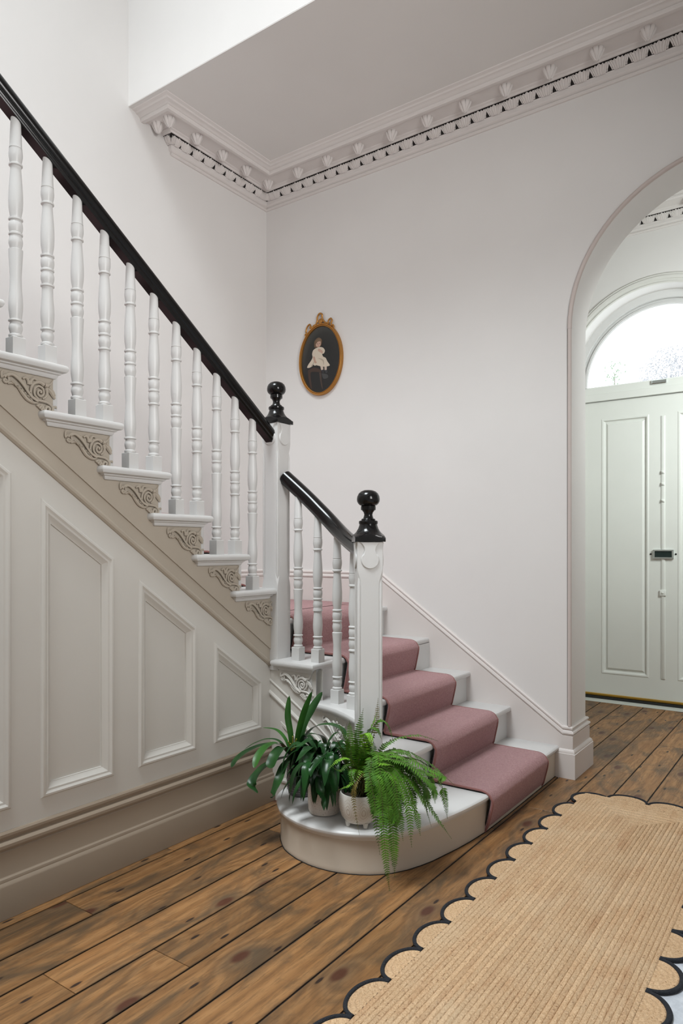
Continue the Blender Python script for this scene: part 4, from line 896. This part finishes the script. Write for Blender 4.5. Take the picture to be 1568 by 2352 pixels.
for k in range(120):
    az = -math.pi / 2 + rl.uniform(-2.3, 2.3) * (0.75 if k < 40 else 1.35); reach = rl.uniform(0.07, 0.165); rise = rl.uniform(0.04, 0.19)
    if math.sin(az) > 0.3: reach *= 0.7
    dr_ = min(rl.uniform(0.06, 0.16), rise + 0.035 if reach > 0.08 else 0.04)
    lily(az, reach, rise, dr_, rl.uniform(0.013, 0.020))
DL = 2.85
for pts in ([(745, 1800, DL), (728, 1718, DL), (715, 1698, DL - .02), (690, 1712, DL - .04), (668, 1718, DL - .06)], [(745, 1800, DL), (750, 1720, DL), (765, 1690, DL), (780, 1680, DL)], [(735, 1800, DL - .03), (722, 1755, DL - .10), (705, 1760, DL - .13), (700, 1790, DL - .15), (697, 1838, DL - .16)],
            [(740, 1800, DL - .03), (732, 1780, DL - .09), (735, 1815, DL - .13), (742, 1840, DL - .14), (744, 1862, DL - .15)], [(735, 1800, DL - .02), (705, 1755, DL - .05), (680, 1770, DL - .07), (668, 1810, DL - .08), (664, 1846, DL - .08)], [(748, 1800, DL - .03), (752, 1770, DL - .10), (764, 1800, DL - .13), (770, 1853, DL - .14)],
            [(744, 1795, DL - .02), (722, 1722, DL - .06), (705, 1722, DL - .09), (690, 1738, DL - .11), (678, 1752, DL - .12)], [(746, 1795, DL - .02), (740, 1742, DL - .09), (730, 1748, DL - .12), (716, 1768, DL - .15), (713, 1785, DL - .16)], [(748, 1795, DL - .02), (752, 1745, DL - .08), (748, 1770, DL - .13), (745, 1806, DL - .15)]):
    P = [at(*p) for p in pts]; raw('leaf', ribbon(P, lance(0.018), None, 0.28, 7), M_LILY, li)

# Boston fern in the white embossed pot on little feet
FP_ = Vector((-1.558, 2.326, ZB))
fe = thing('potted_fern', FP_, 'arching bright green fern in a white embossed pot spilling over the bullnose step', 'plant')
FPR = [(0.002, 0.010), (0.034, 0.011), (0.058, 0.020), (0.073, 0.040), (0.081, 0.066), (0.084, 0.092), (0.082, 0.118), (0.078, 0.131), (0.074, 0.132), (0.073, 0.122), (0.072, 0.116), (0.002, 0.116)]
pt = mk('pot', lathe(FPR, 36, FP_), M_POTWHITE, fe)
ft = []
for k in range(4):
    a = R(-120 + 90 * k); ft.append(lathe([(0.004, 0.0005), (0.008, 0.002), (0.0095, 0.010), (0.012, 0.022), (0.006, 0.027)], 10, (FP_.x + 0.052 * math.cos(a), FP_.y + 0.052 * math.sin(a), FP_.z)))
    mk('foot', ft[-1], M_POTWHITE, fe)
def pr(z):
    for (r0, z0), (r1, z1) in zip(FPR, FPR[1:8]):
        if z0 <= z <= z1: return r0 + (r1 - r0) * (z - z0) / (z1 - z0)
    return 0.07
dots = []
for k in range(8):
    a0 = R(45 * k)
    for ring in range(4):
        for i in range(26):
            u = 2 * math.pi * i / 26; s = (ring + 1) / 4; z = 0.072 + 0.048 * s * math.sin(u); a = a0 + 0.36 * s * math.cos(u) * (1 - 0.25 * math.sin(u))
            if z > 0.128 or z < 0.024: continue
            r = pr(z) + 0.0006; e = 0.0017; N_ = Vector((math.cos(a), math.sin(a), 0)); S_ = Vector((-math.sin(a), math.cos(a), 0)); c = Vector((FP_.x, FP_.y, FP_.z + z)) + N_ * r
            U_ = Vector((N_.x * (pr(z + 0.004) - pr(z)), N_.y * (pr(z + 0.004) - pr(z)), 0.004)).normalized()
            dots.append(([c - S_ * e, c + U_ * e * 1.0, c + S_ * e, c - U_ * e * 1.0], [(0, 1, 2, 3)]))
q = mk('embossing', add(*dots), M_POTDOT, pt, False); q['kind'] = 'stuff'
mk('soil', lathe([(0.001, 0.120), (0.072, 0.117)], 20, FP_), M_SOIL, fe)
rf = random.Random(5)
def frond(P, m, wmax=0.022, dense=1.0, nspan=12):
    wmax *= 1.42
    Q = spline(P, nspan); L = sum((Q[i + 1] - Q[i]).length for i in range(len(Q) - 1)); n = int(L / 0.0098 * dense)
    V, F = [], []
    def sample(s):
        x = s * (len(Q) - 1); i = min(int(x), len(Q) - 2); return Q[i].lerp(Q[i + 1], x - i), (Q[i + 1] - Q[i]).normalized()
    side0 = None
    for k in range(n):
        s = 0.14 + 0.86 * k / (n - 1); p, T = sample(s)
        S = Vector((0, 0, 1)).cross(T)
        if S.length < 0.25: S = (S + RGT * 0.6)
        S = (S - T * S.dot(T)).normalized()
        if side0 and S.dot(side0) < 0: S = -S
        side0 = S; Nn = T.cross(S)
        if Nn.z < 0 and abs(T.z) < 0.8: pass
        ln = wmax * min(1.0, (s - 0.10) / 0.18) * (1 if s < 0.55 else max(0.12, 1 - ((s - 0.55) / 0.45) ** 2.3)) * rf.uniform(0.88, 1.1); wd = min(0.0040, ln * 0.16) + 0.0003
        for sg in (-1, 1):
            dirn = (S * sg + T * 0.25 - Vector((0, 0, 0.22)) * rf.uniform(0.4, 1.3) + Nn * rf.uniform(-0.12, 0.12)).normalized(); a = p; b = p + dirn * ln * 0.45; c = p + dirn * ln
            i = len(V); V += [a - T * wd * 0.5, a + T * wd * 0.7, b + T * wd + Nn * 0.0008, c + T * wd * 0.35, b - T * wd * 0.85 + Nn * 0.0008]; F += [(i, i + 1, i + 2, i + 4), (i + 4, i + 2, i + 3)]
    o = raw('frond', (V, F), m, fe)
    mk('stalk', tube(Q, 0.0013, 5, taper=lambda t: 1.2 - 0.8 * t), M_STALK, o)
FR = Vector(FP_) + Vector((0, 0, 0.12)); DF = 2.80
def fr(pts, m=M_FERN, wd=0.022, base=None, dense=1.0):
    b = base or (FR + Vector((rf.uniform(-.03, .03), rf.uniform(-.03, .03), 0)))
    frond([b] + [at(*p) for p in pts], m, wd, dense)
fr([(835, 1740, DF), (850, 1680, DF), (868, 1630, DF + .0)], M_FERN2, 0.024)
fr([(842, 1745, DF + .03), (862, 1672, DF + .04), (868, 1604, DF + .03)], M_FERN3, 0.013)
fr([(825, 1750, DF), (822, 1690, DF), (834, 1628, DF)], M_FERN, 0.017)
fr([(805, 1755, DF), (795, 1700, DF + .01), (772, 1650, DF + .02)], M_FERN, 0.016)
fr([(810, 1755, DF - .02), (804, 1700, DF - .03), (802, 1655, DF - .03)], M_FERN, 0.015)
fr([(800, 1760, DF - .02), (782, 1715, DF - .04), (760, 1675, DF - .05)], M_FERN, 0.016)
fr([(840, 1735, DF + .02), (862, 1662, DF + .02), (888, 1660, DF + .02), (905, 1708, DF + .01)], M_FERN, 0.017)
fr([(838, 1735, DF), (848, 1676, DF - .02), (866, 1675, DF - .03), (876, 1698, DF - .04)], M_FERN, 0.014)
fr([(840, 1745, DF - .03), (835, 1690, DF - .06), (848, 1688, DF - .08), (856, 1722, DF - .10)], M_FERN2, 0.015)
fr([(865, 1735, DF), (900, 1700, DF + .02), (955, 1688, DF + .02), (1006, 1702, DF + .02)], M_FERN, 0.018, dense=0.75)
fr([(870, 1740, DF), (920, 1722, DF + .02), (985, 1752, DF + .03), (1046, 1806, DF + .02)], M_FERN, 0.024)
fr([(870, 1745, DF - .02), (930, 1740, DF - .03), (1000, 1780, DF - .03), (1020, 1830, DF - .03), (1027, 1880, DF - .03)], M_FERN, 0.019)
fr([(845, 1755, DF - .06), (862, 1748, DF - .12), (900, 1758, DF - .16)], M_FERN2, 0.026, dense=1.2)
fr([(840, 1752, DF - .05), (870, 1741, DF - .11), (902, 1745, DF - .15)], M_FERN, 0.026)
fr([(865, 1752, DF - .04), (930, 1762, DF - .09), (985, 1850, DF - .13), (1036, 1926, DF - .16)], M_FERN, 0.024)
fr([(865, 1755, DF - .05), (925, 1775, DF - .11), (968, 1830, DF - .14), (990, 1898, DF - .15)], M_FERN, 0.023)
fr([(862, 1755, DF - .05), (912, 1772, DF - .13), (950, 1850, DF - .17), (965, 1918, DF - .18)], M_FERN, 0.022)
fr([(860, 1758, DF - .05), (905, 1775, DF - .14), (936, 1850, DF - .19), (945, 1945, DF - .20)], M_FERN, 0.021)
fr([(855, 1760, DF - .05), (880, 1775, DF - .14), (898, 1860, DF - .19), (904, 1945, DF - .21), (906, 2012, DF - .21)], M_FERN, 0.022)
fr([(852, 1760, DF - .06), (868, 1780, DF - .15), (878, 1870, DF - .21), (885, 1965, DF - .23), (894, 2045, DF - .23)], M_FERN, 0.018)
fr([(850, 1760, DF - .06), (855, 1785, DF - .13), (860, 1860, DF - .18), (872, 1962, DF - .20)], M_FERN, 0.018)
fr([(860, 1758, DF - .06), (890, 1785, DF - .16), (915, 1860, DF - .21), (925, 1930, DF - .22)], M_FERN, 0.020)
fr([(870, 1752, DF - .03), (935, 1758, DF - .06), (975, 1790, DF - .07), (1000, 1815, DF - .08)], M_FERN, 0.022)
fr([(870, 1748, DF), (950, 1742, DF + .02), (1000, 1775, DF + .03), (1012, 1810, DF + .03)], M_FERN, 0.018)
fr([(820, 1765, DF - .04), (802, 1742, DF - .07), (778, 1745, DF - .09), (752, 1768, DF - .11)], M_FERN2, 0.013)
fr([(815, 1768, DF - .05), (800, 1755, DF - .09), (780, 1770, DF - .12), (758, 1758, DF - .13)], M_FERN, 0.011)
fr([(820, 1772, DF - .05), (808, 1770, DF - .10), (806, 1800, DF - .12)], M_FERN, 0.014)
fr([(830, 1770, DF - .06), (805, 1800, DF - .11), (778, 1814, DF - .12)], M_FERN2, 0.011)
fr([(832, 1775, DF - .06), (816, 1800, DF - .11), (812, 1840, DF - .12), (825, 1918, DF - .14)], M_FERN3, 0.010)
fr([(838, 1772, DF - .06), (846, 1800, DF - .12), (838, 1818, DF - .14)], M_FERN2, 0.012)
for k in range(24):
    a = rf.uniform(-1.0, 1.0); tx = 905 + 105 * a + rf.uniform(-20, 20); ty = 1885 - 80 * abs(a) + rf.uniform(-45, 45); dd = rf.uniform(0.02, 0.20)
    if tx < 850: tx = 1700 - tx
    mx = 845 + (tx - 845) * 0.55; my = 1745 + rf.uniform(-18, 22)
    fr([(850 + 20 * a, 1752, DF - dd * .3), (mx, my, DF - dd * .7), (tx - 8, (my + ty) / 2 + 5, DF - dd), (tx, ty, DF - dd - .02)], M_FERN, rf.uniform(0.017, 0.023))
for k in range(9):
    tx = rf.uniform(856, 930); fr([(848 + rf.uniform(-8, 12), 1758, DF - .08), (tx - 12, 1785, DF - .17), (tx, 1845 + rf.uniform(-20, 20), DF - .20), (tx + rf.uniform(-4, 10), 1905 + rf.uniform(-35, 30), DF - .21)], M_FERN, rf.uniform(0.016, 0.021))
for k in range(10):
    u = rf.uniform(795, 870); fr([(u, 1750, DF + rf.uniform(-.05, .04)), (u + rf.uniform(-14, 14), 1700 + rf.uniform(-20, 20), DF + rf.uniform(-.06, .05))], M_FERN, 0.015)

# ------------------------------------------------------------------ pale garden trees beyond the fanlight
def garden_tree(c, r, n, col, label, seed, leaf):
    g = random.Random(seed); t = thing('garden_tree', (c.x, c.y, 0), label, 'tree')
    P = []
    for k in range(n):
        d = Vector((g.gauss(0, 1), g.gauss(0, 1), g.gauss(0, 1))).normalized() * r * g.random() ** 0.4; p = c + d
        a = Vector((g.gauss(0, 1), g.gauss(0, 1), g.gauss(0, 1))).normalized(); b = a.cross(Vector((g.random(), g.random(), 1))).normalized(); e = r * leaf
        P.append(([p - a * e, p + b * e * 0.4, p + a * e, p - b * e * 0.4], [(0, 1, 2, 3)]))
    f = raw('foliage', add(*P), mat('garden_leaf', col, 0.8), t); f['kind'] = 'stuff'
    mk('trunk', tube([(c.x, c.y, 0.0), (c.x + 0.02, c.y, c.z * 0.5), (c.x, c.y, c.z)], 0.006 + r * 0.06, 8, (0, 1, 0.1), lambda q: 1 - 0.7 * q), mat('garden_bark', (0.2, 0.17, 0.14), 0.9), t)
garden_tree(at(1411, 858, 9.5), 0.17, 90, (0.24, 0.34, 0.22), 'slim green garden shrub seen at the left of the fanlight glass', 3, 0.13)
garden_tree(at(1540, 868, 14.0), 0.62, 2200, (0.40, 0.40, 0.42), 'pale hazy tree seen low in the middle of the fanlight glass', 4, 0.05)
